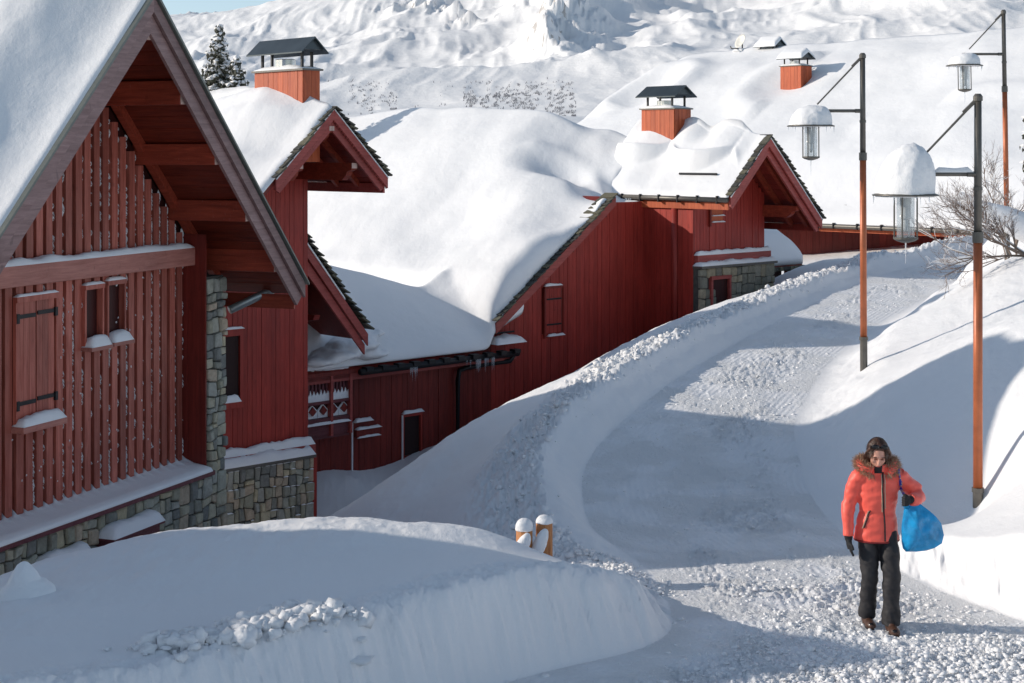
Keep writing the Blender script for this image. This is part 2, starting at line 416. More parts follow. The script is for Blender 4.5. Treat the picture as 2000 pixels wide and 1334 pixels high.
BANK = [bp(*q) for q in [
 # foreground ledge: lip, middle, crest
 (1300, 1150, 13.75), (1180, 1112, 13.4), (1060, 1100, 12.95), (900, 1125, 12.4), (750, 1172, 11.8), (600, 1217, 11.3), (400, 1262, 10.8), (200, 1310, 10.2),
 (800, 1075, 13.3), (500, 1130, 12.6), (300, 1180, 12.0), (100, 1210, 11.5), (0, 1330, 9.6),
 (1050, 1092, 13.7), (960, 1040, 14.3), (830, 1016, 14.7), (700, 1010, 14.9), (600, 1018, 14.9), (440, 1042, 14.7), (300, 1055, 14.4), (150, 1085, 13.9), (0, 1122, 13.4),
 # behind the crest, down to the houses
 (1080, 1100, 15.3), (1150, 1062, 16.3), (1000, 1070, 16.4),
 (1090, 1010, 17.2), (1070, 955, 18.3), (1075, 895, 19.7), (1110, 825, 21.2), (1180, 772, 22.6), (1240, 725, 24.1), (1290, 690, 25.6), (1340, 657, 27.2), (1400, 627, 29.2), (1500, 582, 32.2), (1600, 547, 35.2), (1700, 513, 39.5), (1800, 490, 45), (1880, 470, 51),
 (1350, 622, 31), (1258, 655, 30.5), (1160, 715, 28.2), (1000, 800, 26), (850, 875, 24.3), (740, 945, 22.8), (640, 1010, 21.5),
 (1000, 900, 21), (900, 950, 20.3), (800, 1000, 19.6), (900, 1010, 18.5),
 ]] + [
 (-2.2, 17.5, -4.6), (-4.0, 17.0, -4.9), (-5.6, 16.6, -5.0), (-1.0, 18.0, -4.7), (-3.2, 19.5, -5.4), (-4.6, 21.0, -5.9), (-3.5, 24, -6.4), (-9, 14, -4.6), (-14, 12, -4.4),
 (-4.2, 28.3, -7.3), (-3.0, 29.5, -7.3), (-2.0, 27, -6.7), (-1.0, 29, -6.4), (-3.0, 32, -7.1)] + [bp(*q) for q in [
 (700, 942, 32), (850, 882, 33.4), (950, 830, 34.2), (1080, 747, 34.8), (1160, 720, 35.5), (1250, 690, 37.5), (1355, 622, 36.8), (1495, 582, 39.5), (1570, 548, 39),
 (1585, 515, 41.5), (1650, 520, 43), (1700, 505, 48), (1800, 480, 52), (1500, 560, 44), (1300, 640, 42), (900, 900, 40),
 # right bank
 (2000, 1052, 14.0), (1900, 1046, 14.9), (1810, 1043, 15.7), (1740, 1000, 16.9), (1910, 1000, 16.9), (1750, 905, 18.4), (1660, 905, 18.9), (1620, 800, 21.2), (1700, 752, 21.9),
 (1990, 625, 20.0), (1850, 680, 20.9), (1690, 692, 24.3), (1820, 602, 25.6), (1900, 545, 27), (2000, 490, 27.5), (2000, 850, 16.9), (2000, 950, 15.7), (1990, 720, 18.4), (1880, 810, 18.3),
 (1760, 628, 27.5), (1850, 560, 33), (1965, 440, 34), (1900, 505, 36), (1960, 490, 41), (2100, 400, 36), (2300, 560, 21), (2400, 950, 13), (2350, 1200, 10.5), (2500, 380, 30), (2300, 380, 45)]] + [
 (0, 1, -3.4), (-8, 2, -3.3), (10, 3, -3.0), (14, 12, -1.6), (-6, 10, -3.7), (20, 30, 0), (25, 60, -1), (0, 60, -5), (-30, 40, -9), (-30, 10, -4), (-12, 45, -8), (10, 75, -4), (30, 5, 1)]
_bank = tps(BANK)
def wall_noise(x, y): return fbm(x * 7, y * 7, 3, .55)
def ground(x, y, detail=True):
    rz = road_z(x, y); bz = _bank(x, y)
    far = sstep(60, 120, y) ; bz = bz * (1 - far) + (-6.0) * far
    dl = seg_dist(x, y, LP); dr = seg_dist(x, y, RP); ins = inside(x, y)
    onl = dl < dr; d = np.where(ins, 0, np.minimum(dl, dr))
    near = 1 - sstep(13.8, 15.2, y)
    wl = .42 * near + .55 * (1 - near); nearr = 1 - sstep(15.5, 17.5, y); wr = .40 * nearr + 1.15 * (1 - nearr)
    w_ = np.where(onl, wl, wr)
    if detail: w_ = w_ * (1 + .18 * fbm(x * 2.2, y * 2.2, 3))
    t_ = np.clip(d / w_, 0, 1)
    k = np.where(onl, t_ ** .75, t_ ** .9); k = k * k * (3 - 2 * k)
    lo = np.minimum(bz, rz + .04); hi = bz
    z = rz + (np.maximum(hi, rz + .05) - rz) * k
    # away from the road the bank may drop below the road
    fall = sstep(.6, 2.2, d); z = z * (1 - fall) + (bz) * fall
    zz = np.maximum(bz, rz + .05); z = np.where(d > w_, zz * (1 - fall) + bz * fall, z)
    z = np.where(ins, rz, z)
    if detail:
        # crumbled crest of the left berm, vertical scrape marks on the cut faces
        z = z + .13 * sstep(.30, .55, d) * (1 - sstep(.9, 1.7, d)) * onl * sstep(17, 21, y)
        crest = sstep(.42, .6, d) * (1 - sstep(1.0, 1.6, d)) * onl * sstep(15.0, 16.2, y) * (1 - sstep(50, 60, y))
        z = z + crest * (.10 * fbm(x * 5, y * 5, 4, .6) + .07 * fbm(x * 14, y * 14, 3, .7, True))
        lip = sstep(.15, .4, d) * (1 - sstep(.5, .9, d)) * onl * near
        z = z + lip * .05 * fbm(x * 9, y * 9, 4, .6)
        cut = (d > 0) * (t_ < 1) * (k * (1 - k) * 4)
        al = np.where(onl, x * .75 + y * .66, x * .9 - y * .4)
        z = z + cut * (near * onl * (.11 * fbm(al * 8, d * 1.5 + 3, 3) + .06 * fbm(al * 22, d * 3, 3, .6)) + (nearr * (~onl)) * .15 * fbm(al * 6, d * 4, 4, .6) + .02 * fbm(x * 6, y * 6, 3))
        # smooth drift waves
        soft = sstep(.8, 2.5, d) * (1 - sstep(45, 70, y))
        z = z + soft * .02 * fbm(x * 5, y * 3, 4, .6) + soft * (.09 * fbm(x * .45 + 3, y * .45, 3) + .012 * fbm(x * 2.2, y * 1.3, 3))
        ridge = np.exp(-((y - 14.6 - .12 * x) / .7) ** 2) * (x < 0.3) * soft
        z = z + ridge * .13 * vnoise(x * 1.0 + 5, y * .3)
        # road surface
        mid = ins * sstep(.15, .7, np.minimum(dl, dr))
        z = z + mid * (.022 * fbm(x * 9 + 4, y * 9, 4, .6) * (1 - sstep(14, 17, y)) + .018 * fbm(x * 3, y * 3, 4, .6) + (.010 + .030 * sstep(-.1, .25, fbm(x * 1.1, y * .9, 3))) * fbm(x * 13, y * 13, 4, .7, True))
    return z, d, ins, dl
def gz(x, y):
    return float(ground(np.array([float(x)]), np.array([float(y)]))[0][0])
def build_ground():
    f = np.linspace(-.37, .37, 820); u = np.r_[-6, -4, -2.5, -1.6, -1.1, -.8, -.6, -.5, -.43, f, .43, .5, .6, .8, 1.1, 1.6, 2.5, 4, 6]
    inv = np.linspace(1 / 8.5, 1 / 62, 620); yy = np.r_[-20, -8, -2, 1, 3, 4.5, 6, 7, 7.8, 1 / inv, 70, 85, 110, 150, 220, 350, 600]
    # pivot 1 m behind the lens so that the fan closes over the ground near the camera
    U_, Y = np.meshgrid(u, yy); sc = np.where(Y > 3, Y + .0, 3 + (Y - 3) * .0)
    X = U_ * np.maximum(sc, 3); Z, d, ins, dl = ground(X, Y)
    nr, nc = X.shape; V = np.c_[X.ravel(), Y.ravel(), Z.ravel()]
    idx = np.arange(nr * nc).reshape(nr, nc)
    Q = np.stack([idx[:-1, :-1], idx[:-1, 1:], idx[1:, 1:], idx[1:, :-1]], -1).reshape(-1, 4)
    xc = V[Q, 0].mean(1); yc = V[Q, 1].mean(1)
    q_in = (ins.ravel()[Q].sum(1) >= 3) & (yc < 60)
    for nm, sel, mat in (('snow_ground', ~q_in, M['snow']), ('road', q_in, M['road'])):
        q = Q[sel]; used = np.unique(q); rm = np.full(len(V), -1); rm[used] = np.arange(len(used))
        me = npmesh(nm, V[used], rm[q])
        if nm == 'road':
            at = me.attributes.new('road_v', 'FLOAT', 'POINT'); at.data.foreach_set('value', dl.ravel()[used].astype(np.float32))
        put(nm, me, mat, kind='structure', smooth=True, loc=(0, 0, 0))
build_ground()

# ------------------------------------------------------------------ mountains
MT = [bp(*q) for q in [
 (-400, 60, 3300), (-200, 0, 3300), (200, 40, 3200), (340, 80, 3200), (450, 70, 3200), (540, 58, 3200), (620, 46, 3150), (800, -40, 3000), (1000, -200, 2900), (1100, -250, 2900), (1400, -420, 2900), (1800, -600, 2900), (2200, -750, 2900), (2600, -850, 2900),
 (340, 150, 2000), (430, 112, 2350), (560, 75, 2400), (700, 42, 2450), (900, -10, 2500), (650, 170, 1600), (900, 150, 1500), (1050, 100, 1600), (850, 90, 1900), (1000, 40, 2100),
 (930, 238, 900), (1040, 215, 1000), (1100, 178, 1100), (1150, 150, 1250), (1000, 158, 1350), (700, 215, 1150), (760, 170, 1350), (850, 200, 1100),
 (600, 262, 700), (1000, 262, 700), (1400, 215, 900), (2000, 190, 900), (1100, 60, 1800), (1150, 15, 2050), (1250, 60, 1950), (1400, 60, 1900), (1450, 30, 2100), (1700, -50, 2000), (1900, -110, 2000), (1300, 100, 1500), (1600, 75, 1500), (2100, 20, 1500), (2400, -60, 1800), (0, 200, 1400), (-300, 200, 1400), (200, 170, 1700)]] + [(-1500, 600, -60), (1500, 600, -60), (0, 550, -60), (-1800, 3600, 60), (1800, 3600, 100), (0, 3600, 60)]
_mt = tps(MT)
def mount(x, y):
    z = _mt(x, y)
    k = sstep(800, 1700, y); xr = x / y * 3000 + 1000
    wx = x + 60 * fbm(x / 300, y / 300, 2); wy = y + 60 * fbm(x / 280 + 9, y / 280, 2)
    z = z + k * (34 * fbm(wx / 330, wy / 520, 5, .46, True)) * (1 - .7 * sstep(2300, 2900, y) * (xr < 800)) + k * 10 * fbm(wx / 95, wy / 260, 4, .55, True) + 3.2 * fbm(x / 80, y / 110, 4, .5) * (.4 + k)
    xw = xr - 1085 + 30 * fbm(x / 120, y / 160, 3); rib = np.exp(-(xw / np.where(xw < 0, 55, 95)) ** 2) * sstep(1250, 1700, y); z = z + rib * (30 + 30 * fbm(wx / 60, wy / 60, 5, .6, True)); xw = xr - 1700 + 40 * fbm(x / 120, y / 160, 3); z = z + 38 * np.exp(-(xw / np.where(xw < 0, 110, 70)) ** 2) * sstep(1500, 1900, y)
    rib2 = np.exp(-((xr - 930 - 200 * fbm(x / 200, y / 200, 2)) / 60) ** 2) * sstep(1900, 2200, y); z = z + rib2 * 24 * fbm(wx / 50, wy / 50, 5, .6, True)
    crest = sstep(2850, 3100, y) * (xr < 900); z = z + crest * (34 * np.maximum(fbm(x / 42, y / 90, 5, .62, True), -.4) - 8)
    return z
f = np.linspace(-.40, .42, 760); yy = np.r_[500, 600, 1 / np.linspace(1 / 700, 1 / 2300, 260), np.linspace(2310, 3300, 150), 3450, 3600]
U_, Y = np.meshgrid(f, yy); X = U_ * Y; Z = mount(X, Y); nr, nc = X.shape
idx = np.arange(nr * nc).reshape(nr, nc); Q = np.stack([idx[:-1, :-1], idx[:-1, 1:], idx[1:, 1:], idx[1:, :-1]], -1).reshape(-1, 4)
put('mountain_terrain', npmesh('mountain_terrain', np.c_[X.ravel(), Y.ravel(), Z.ravel()], Q), M['mountain'], kind='structure', smooth=True, loc=(0, 0, 0))
# far woods on the lower slopes
V = []; Fc = []
rs = random.Random(5)
def far_patch(n, x0, x1, y0, y1, D0, D1, h0, h1, thr):
    DD = np.array([rs.uniform(D0, D1) for _ in range(n)]); PX = np.array([rs.uniform(x0, x1) for _ in range(n)]); XX = (PX - 1000) / 3000 * DD; ZZ = mount(XX, DD)
    for D, px, x, z in zip(DD.tolist(), PX.tolist(), XX.tolist(), ZZ.tolist()):
        py = 300 - z / D * 3000
        if not (y0 < py < y1): continue
        if mnoise.noise((px / 9. + py / 12., py / 6., 3.)) + .6 * mnoise.noise((px / 40., py / 26., 5.)) < thr: continue
        h = rs.uniform(h0, h1); r = h * .28; k = len(V)
        for i in range(4): V.append((x + r * math.cos(i * 1.57 + D), D + r * math.sin(i * 1.57 + D), z - .5))
        V.append((x, D, z + h)); Fc.extend([(k, k + 1, k + 4), (k + 1, k + 2, k + 4), (k + 2, k + 3, k + 4), (k + 3, k, k + 4)])
far_patch(15000, 905, 1125, 160, 250, 850, 1350, .5, 1.5, .04)
far_patch(3500, 680, 775, 160, 225, 1050, 1500, .6, 1.8, .10)
far_patch(900, 640, 1100, 150, 240, 900, 1700, .8, 2.4, .2)
put('far_woods', mesh('far_woods', V, Fc), M['woods'], kind='stuff', label='dark sparse woods on the lower mountain slopes')
# ------------------------------------------------------------------ shared builders
def roof_snow(name, fr, sv, pv, region, base, thick, parent, label=None, roll=.3, over=.06, undul=.06, mat=None, fz=None):
    """snow blanket over roof planes. sv, pv: grid lines; region(s,p)->signed distance inside (>0); base(s,p) roof height; thick(s,p)"""
    S, Pp = np.meshgrid(np.array(sv, float), np.array(pv, float)); d = region(S, Pp)
    X = fr.o.x + fr.a.x * S + fr.b.x * Pp; Y = fr.o.y + fr.a.y * S + fr.b.y * Pp
    B = base(S, Pp); T = thick(S, Pp)
    rr = np.minimum(roll, np.maximum(T, .05) * 1.1)
    prof = np.sqrt(np.clip(1 - (1 - np.clip(d / rr, 0, 1)) ** 2, 0, 1))
    Z = B + T * prof * (1 + undul * fbm(X * .9, Y * .9, 3)) + prof * undul * .5 * fbm(X * .5 + 7, Y * .5, 3)
    if fz is not None: Z = Z + prof * fz(S, Pp, X, Y)
    Z = np.maximum(Z, B + .012)
    nr, nc = S.shape; idx = np.arange(nr * nc).reshape(nr, nc)
    Q = np.stack([idx[:-1, :-1], idx[:-1, 1:], idx[1:, 1:], idx[1:, :-1]], -1).reshape(-1, 4)
    keep = (d.ravel()[Q] > -1e-6).all(1); Q = Q[keep]; top = np.c_[X.ravel(), Y.ravel(), Z.ravel()]; bot = np.c_[X.ravel(), Y.ravel(), B.ravel() + .004]
    n = len(top)
    # rim faces
    e = np.concatenate([Q[:, [0, 1]], Q[:, [1, 2]], Q[:, [2, 3]], Q[:, [3, 0]]]); es = {}
    key = e.min(1) * n + e.max(1); uq, cnt = np.unique(key, return_counts=True); rim = e[np.isin(key, uq[cnt == 1])]
    side = np.c_[rim[:, 1], rim[:, 0], rim[:, 0] + n, rim[:, 1] + n]
    q = np.concatenate([Q, Q[:, ::-1] + n, side]); V = np.concatenate([top, bot]); used = np.unique(q); rm = np.full(len(V), -1); rm[used] = np.arange(len(used))
    return put(name, npmesh(name, V[used], rm[q]), mat or M['snow_roof'], parent, smooth=True, label=label)
def snow_strip(fr, s0, s1, p0, p1, zf, h, parent, name='snow_cap', seed=0, n=None, h1=None, label=None):
    """a soft strip of snow lying on a ledge, beam or sill; zf = height, or (height at p0, height at p1)"""
    za, zb = zf if isinstance(zf, tuple) else (zf, zf)
    n = n or max(4, int((s1 - s0) / .06)); m_ = 7; V = []; Fc = []
    for i in range(n + 1):
        s = s0 + (s1 - s0) * i / n; e = min(1, min(i, n - i) / max(1, n) * (s1 - s0) / max(h, .03) * 1.2)
        e = math.sqrt(max(0, 1 - (1 - e) ** 2))
        for j in range(m_):
            t_ = j / (m_ - 1); p = p0 + (p1 - p0) * t_
            pr = math.sqrt(max(0, 1 - abs(2 * t_ - 1) ** 2.6)) if h1 is None else math.sqrt(max(0, 1 - t_ ** 3))
            k = 1 + .45 * mnoise.noise((s * 3 + seed, p * 4, seed * 1.7)) + .25 * mnoise.noise((s * 14, p * 14, seed))
            V.append(fr.W(s, p, za + (zb - za) * t_ + .003 + h * pr * e * k))
        V.append(fr.W(s, p1, zb)); V.append(fr.W(s, p0, za))
    w_ = m_ + 2
    for i in range(n):
        for j in range(w_): a = i * w_ + j; b_ = i * w_ + (j + 1) % w_; Fc.append((a, b_, b_ + w_, a + w_))
    Fc.append(tuple(range(w_))[::-1]); Fc.append(tuple(range(n * w_, n * w_ + w_)))
    me = fixn(mesh(name, V, Fc)); return put(name, me, M['snow'], parent, smooth=True, label=label)
def flecks(name, pts, parent, seed=1):
    """tiny frozen bits of snow stuck to boards: pts = [(vector, half width, half height, thickness)]"""
    rs = random.Random(seed); V = []; Fc = []
    for c, fr, rw, rh, rt in pts:
        k = len(V); n = 5
        for i in range(n):
            a = 2 * math.pi * i / n; j = rs.uniform(.6, 1.3)
            V.append(c + Vector((fr.a.x, fr.a.y, 0)) * (math.cos(a) * rw * j) + Vector((0, 0, math.sin(a) * rh * j)))
        V.append(c + Vector((fr.b.x, fr.b.y, 0)) * rt); V.append(c + Vector((fr.b.x, fr.b.y, 0)) * rt * .7 + Vector((0, 0, rh * .5)))
        for i in range(n): Fc.append((k + i, k + (i + 1) % n, k + n if i % 2 else k + n + 1))
        Fc.append((k + n, k + n + 1, k)); 
    me = mesh(name, V, Fc); return put(name, me, M['snow_clod'], parent, kind='stuff')
def stones(fr, s0, s1, z0, z1, p, parent, mat, limit=280, big=(.34, .30), small=(.13, .11), seed=0, holes=(), cut=None, snow=0):
    """rubble wall: the rectangle is split at random into stones, each its own block with an uneven face"""
    rs = random.Random(seed); out = []
    def split(a, b_, c, d, depth=0):
        w_, h_ = b_ - a, d - c
        if (w_ <= big[0] and h_ <= big[1]) and (rs.random() < .62 or (w_ < small[0] * 2 and h_ < small[1] * 2)): out.append((a, b_, c, d)); return
        if w_ < small[0] * 1.7 and h_ < small[1] * 1.7: out.append((a, b_, c, d)); return
        t_ = rs.uniform(.36, .64)
        if (w_ / big[0] > h_ / big[1] * rs.uniform(.7, 1.4) and w_ > small[0] * 1.8) or h_ < small[1] * 1.8:
            m_ = a + w_ * t_; split(a, m_, c, d); split(m_, b_, c, d)
        else:
            m_ = c + h_ * t_; split(a, b_, c, m_); split(a, b_, m_, d)
    split(s0, s1, z0, z1)
    def vis(r):
        cs, cz = (r[0] + r[1]) / 2, (r[2] + r[3]) / 2
        if cut and not cut(cs, cz): return False
        return not any(h[0] < cs < h[1] and h[2] < cz < h[3] for h in holes)
    out = [r for r in out if vis(r)]
    out.sort(key=lambda r: -(r[1] - r[0]) * (r[3] - r[2]))
    rest = []; caps = []
    for i, (a, b_, c, d) in enumerate(out):
        g = .009; j = min(b_ - a, d - c) * .16
        if snow and rs.random() < snow: caps.append((a + .01, b_ - .01, d - .012))
        # eight-sided outline: chipped corners
        cx0, cx1, cz0, cz1 = a + g, b_ - g, c + g, d - g; J = lambda: rs.uniform(.15, 1) * j
        wq = lambda q: (q[0] + .05 * mnoise.noise((q[0] * 4.1, q[1] * 3.3, seed + .5)) + .018 * mnoise.noise((q[0] * 13, q[1] * 13, seed + 3.)), q[1] + .05 * mnoise.noise((q[0] * 3.7, q[1] * 4.3, seed + 9.)) + .018 * mnoise.noise((q[0] * 13, q[1] * 13, seed + 7.)))
        poly = [(cx0 + J(), cz0), (cx1 - J(), cz0), (cx1, cz0 + J()), (cx1, cz1 - J()), (cx1 - J(), cz1), (cx0 + J(), cz1), (cx0, cz1 - J()), (cx0, cz0 + J())]
        poly = [wq(q) for q in poly]; poly = [(min(max(q[0], s0), s1), q[1]) for q in poly]
        pr = rs.uniform(.005, .06); n = 8; mid = ((a + b_) / 2, (c + d) / 2)
        V = [fr.W(x, p - .04, z) for x, z in poly] + [fr.W(x, p + pr * .55, z) for x, z in poly]
        V += [fr.W(mid[0] + (x - mid[0]) * .78, p + pr + rs.uniform(-.008, .008), mid[1] + (z - mid[1]) * .78) for x, z in poly]
        Fc = [(k, (k + 1) % n, n + (k + 1) % n, n + k) for k in range(n)] + [(n + k, n + (k + 1) % n, 2 * n + (k + 1) % n, 2 * n + k) for k in range(n)] + [tuple(range(2 * n, 3 * n))]
        if i < limit: part('stone', (V, Fc), mat, parent)
        else: rest.append((V, Fc))
    if rest: part('small_stones', joinvf(rest), mat, parent, kind='stuff')
    for a, b_, z in caps: snow_strip(fr, a, b_, p - .005, p + .035, z, .016, parent, 'snow_rim', seed=a * 7)
def boards(fr, s0, s1, pitch, width, p0, p1, zlo, zhi, mat, parent, rs, jit=.02, holes=(), name='plank', split=True, joined=False):
    """vertical boards; zlo, zhi may be functions of s; holes = [(s0, s1, z0, z1)] are left open"""
    s = s0; out = []; acc = []
    while s < s1 - width * .5:
        w_ = width * (1 + rs.uniform(-jit, jit) * 3); a = s + rs.uniform(-jit, jit) * pitch; b_ = min(a + w_, s1)
        mid = (a + b_) / 2; lo = zlo(mid) if callable(zlo) else zlo; hi = zhi(mid) if callable(zhi) else zhi
        spans = [(lo, hi)]
        for h in holes:
            if b_ > h[0] + .01 and a < h[1] - .01:
                ns = []
                for x, y in spans:
                    if h[2] > x: ns.append((x, min(y, h[2])))
                    if h[3] < y: ns.append((max(x, h[3]), y))
                spans = ns
        d = rs.uniform(-.006, .006)
        for x, y in spans:
            if y - x > .06:
                if joined: acc.append(fr.box(a, b_, p0, p1 + d, x, y))
                else: out.append(plank(name, fr, a, b_, p0, p1 + d, x, y, mat, parent))
        s += pitch
    if joined: out.append(part('siding', joinvf(acc), mat, parent, kind='stuff'))
    return out
def slates(fr, s_top, z_top, s_bot, z_bot, p0, p1, parent, n, rs, thick=.03, lift=.02, joined=False):
    """overlapping slabs down one rake of a gable"""
    ln = math.hypot(s_bot - s_top, z_bot - z_top); ds, dz = (s_bot - s_top) / ln, (z_bot - z_top) / ln
    nx, nz_ = -dz, ds
    if nz_ < 0: nx, nz_ = -nx, -nz_
    for i in range(n):
        t0 = ln * (i - .35) / n; t1 = ln * (i + 1.05) / n + rs.uniform(-.02, .03); l0 = lift * .2; l1 = lift * 2.6 + rs.uniform(-.01, .02)
        th = thick * rs.uniform(.7, 1.3)
        poly = [(s_top + ds * t0 + nx * l0, z_top + dz * t0 + nz_ * l0), (s_top + ds * t1 + nx * l1, z_top + dz * t1 + nz_ * l1),
                (s_top + ds * t1 + nx * (l1 + th), z_top + dz * t1 + nz_ * (l1 + th)), (s_top + ds * t0 + nx * (l0 + th), z_top + dz * t0 + nz_ * (l0 + th))]
        part('slate', fr.prism(poly, p0, p1 + rs.uniform(-.02, .05)), M['slate'], parent)
def icicles(fr, pts, parent, seed=0):
    rs = random.Random(seed); acc = []
    for s, p, z, ln in pts:
        c = fr.W(s, p, z); acc.append(tube([c, c - Vector((0, 0, ln * .5)), c - Vector((0, 0, ln))], [.012 + ln * .03, .008, .001], 5))
    part('icicles', joinvf(acc), M['ice'], parent, kind='stuff')
def chimney(name, fr, s, p, zb, ls, lp, h, caph, label, group, snowcap=0, cap=M['capmetal'], ridge='p', flue=True, mat=M['orange'], boardw=.16, bury=.6, extra=.12):
    """boxed board chimney under a little pitched sheet roof on four posts; (s,p) = centre, ls/lp = size"""
    t = thing(name, fr.W(s, p, zb - bury), label, 'chimney', group)
    s0, s1, p0, p1 = s - ls / 2, s + ls / 2, p - lp / 2, p + lp / 2; z0, z1 = zb - bury, zb + h
    rs = random.Random(hash(label) % 97 if False else len(label))
    part('core', fr.box(s0 + .02, s1 - .02, p0 + .02, p1 - .02, z0, z1 - .01), M['red_dark'], t)
    n = max(2, round(ls / boardw)); w_ = ls / n
    for i in range(n):
        plank('plank', fr, s0 + w_ * i + .004, s0 + w_ * (i + 1) - .004, p1 - .02, p1 + .012 + rs.uniform(-.003, .003), z0, z1, mat, t)
    n = max(2, round(lp / boardw)); w_ = lp / n
    for i in range(n):
        plank('plank', fr, s0 - .012 + rs.uniform(-.003, .003), s0 + .02, p0 + w_ * i + .004, p0 + w_ * (i + 1) - .004, z0, z1, mat, t)
    part('top_plate', fr.box(s0 - .05, s1 + .05, p0 - .05, p1 + .05, z1, z1 + .035), M['dmetal'], t)
    for a in (s0 + .08, s1 - .08):
        for b_ in (p0 + .14, p1 - .14): part('post', fr.box(a - .022, a + .022, b_ - .022, b_ + .022, z1 + .035, z1 + caph), M['black'], t)
    if flue:
        for k in ((-.1, .0) if lp > 1 else (0,)):
            part('flue', lathe(fr.W(s, p + k, z1 + .03), [(.17, 0), (.17, caph * .55), (.15, caph * .58), (.15, caph * .5)], 16), M['flue'], t, smooth=False)
    ph = caph * .75; zt = z1 + caph; e = extra; hw = ls / 2 + e
    for sg in (-1, 1):
        part('cap_sheet', fr.prism([(s, zt + ph), (s + sg * hw, zt - .02), (s + sg * hw, zt - .045), (s, zt + ph - .03)], p0 - e, p1 + e), cap, t)
    part('cap_gable', fr.prism([(s, zt + ph - .04), (s + hw * .8, zt + .03), (s - hw * .8, zt + .03)], p1 + e - .1, p1 + e - .07), cap, t)
    # snow on the top plate and, where it has stayed, on the cap
    snow_strip(fr, s0 - .03, s1 + .03, p0 - .03, p1 + .03, z1 + .036, .07, t, seed=s)
    if snowcap:
        sv = np.linspace(s - hw, s + hw, 22); pv = np.linspace(p0 - e, p1 + e, 26)
        roof_snow('cap_snow', fr, sv, pv, lambda S, Q: np.minimum(hw - abs(S - s), np.minimum(Q - (p0 - e), (p1 + e) - Q)), lambda S, Q: zt + ph - (abs(S - s) / hw) * (ph + .02), lambda S, Q: snowcap + 0 * S, t, roll=.18)
    return t
def purlin(fr, s, z, w_, h_, p0, p1, parent, mat=M['purlin'], carve=False, name='purlin', grain=True, label=None):
    """roof beam running out from the wall to the bargeboard, with a bleached end"""
    if carve:
        pf = [(p0, z - h_), (p1 - .30, z - h_), (p1 - .26, z - h_ * .92), (p1 - .17, z - h_ * .72), (p1 - .14, z - h_ * .5), (p1 - .03, z - h_ * .42), (p1, z - h_ * .34), (p1, z), (p0, z)]
        o = part(name, fr.prisms(pf, s - w_ / 2, s + w_ / 2), mat, parent, label=label)
    else: o = part(name, fr.box(s - w_ / 2, s + w_ / 2, p0, p1, z - h_, z), mat, parent, bev=.008, label=label)
    if grain:
        part('end_grain', fr.box(s - w_ / 2 + .004, s + w_ / 2 - .004, p1 + .001, p1 + .008, z - (h_ * .33 if carve else h_) + .004, z - .004), M['endgrain'], o)
    return o

# ================================================================== CHALET 1 (near left)
c1 = Frame((.358, .934), 65, 18.6)
base1 = c1.W(1, 0, -6)
ch1 = thing('chalet', base1, 'nearest red chalet with steep gable, vertical battens and a stone base, filling the left edge', 'chalet')
pb = .95                                     # bargeboard plane
pk = c1.on(295, 0, pb); reb = c1.on(590, 555, pb)
SR, ZR = pk[0], pk[1]                        # ridge
SE = reb[0]; HW = SE - SR; SL = 1.0           # 45 degree roof
PW = -.36                                    # wooden wall plane; the stone plane is 0
corner = c1.on(440, 700, 0)[0]; corner_in = c1.on(404, 700, 0)[0]
lft = SR - (corner - SR)
def zroof(s, off=0): return ZR - abs(s - SR) * SL - off
ledge_z = c1.on(200, 1003, .05)[1]
zl = c1.on(0, 1070, .05)[1]
# body and dark backing
zb_wood = c1.on(200, 953, PW)[1]
part('wall', c1.prism([(lft, -6.5), (corner - .02, -6.5), (corner - .02, zroof(corner, .25)), (SR, ZR - .25), (lft, zroof(lft, .25))], -10, -.42), M['c1_back'], ch1)
part('stone_core', c1.box(lft, corner - .01, -.42, -.03, -6.5, zl - .02), M['mortar'], ch1)
part('stone_pier_core', c1.box(corner_in, corner - .01, -.42, -.03, zl - .02, zroof(corner, .42)), M['mortar'], ch1)
part('reveal', c1.box(corner_in - .03, corner_in - .002, -.42, -.004, zl + .0, zroof(corner_in, .3)), M['red_dark'], ch1)
gtop = lambda s: ground(np.array([c1.W(s, 0, 0).x]), np.array([c1.W(s, 0, 0).y]))[0][0]
stones(c1, -1.4, corner, -6.1, zl - .05, 0, ch1, M['stone'], limit=190, big=(.30, .30), small=(.12, .11), seed=3, holes=[(*sorted((c1.on(188, 1000)[0], c1.on(283, 1000)[0])), -7, c1.on(283, 1035)[1])])
stones(c1, corner_in, corner, zl - .05, zroof(corner, .45), 0, ch1, M['stone'], limit=110, big=(.26, .25), small=(.12, .11), seed=5)
# battens
rs = random.Random(11)
band_lo = c1.on(200, 540, -.2)[1]; band_hi = c1.on(200, 500, -.2)[1]
def H(x0, x1, y0, y1, p=PW):
    a = c1.on(x0, y0, p); b_ = c1.on(x1, y1, p); am = c1.on((x0 + x1) / 2, y0, p); bm_ = c1.on((x0 + x1) / 2, y1, p)
    return (a[0], b_[0], bm_[1], am[1])
sh = H(28, 104, 580, 823); w1 = H(163, 196, 562, 675); w2 = H(207, 239, 553, 665)
holes = [sh, w1, w2]
boards(c1, lft, corner_in - .03, .196, .128, -.42, PW, zb_wood - .02, band_lo, M['c1_board'], ch1, rs, holes=holes)
boards(c1, lft, corner_in - .03, .196, .128, -.42, PW, band_hi, lambda s: zroof(s, .42), M['c1_board'], ch1, rs)
part('band_beam', c1.box(lft, corner_in - .0, -.36, -.18, band_lo, band_hi - .01), M['c1_beam'], ch1, bev=.01)
snow_strip(c1, lft, corner_in - .05, -.36, -.17, band_hi - .012, .075, ch1, seed=2)
part('corner_post', c1.box(c1.on(368, 700, -.3)[0] - .03, corner_in - .03, -.42, -.30, zb_wood - .05, zroof(corner_in, .42)), M['red_dark'], ch1)
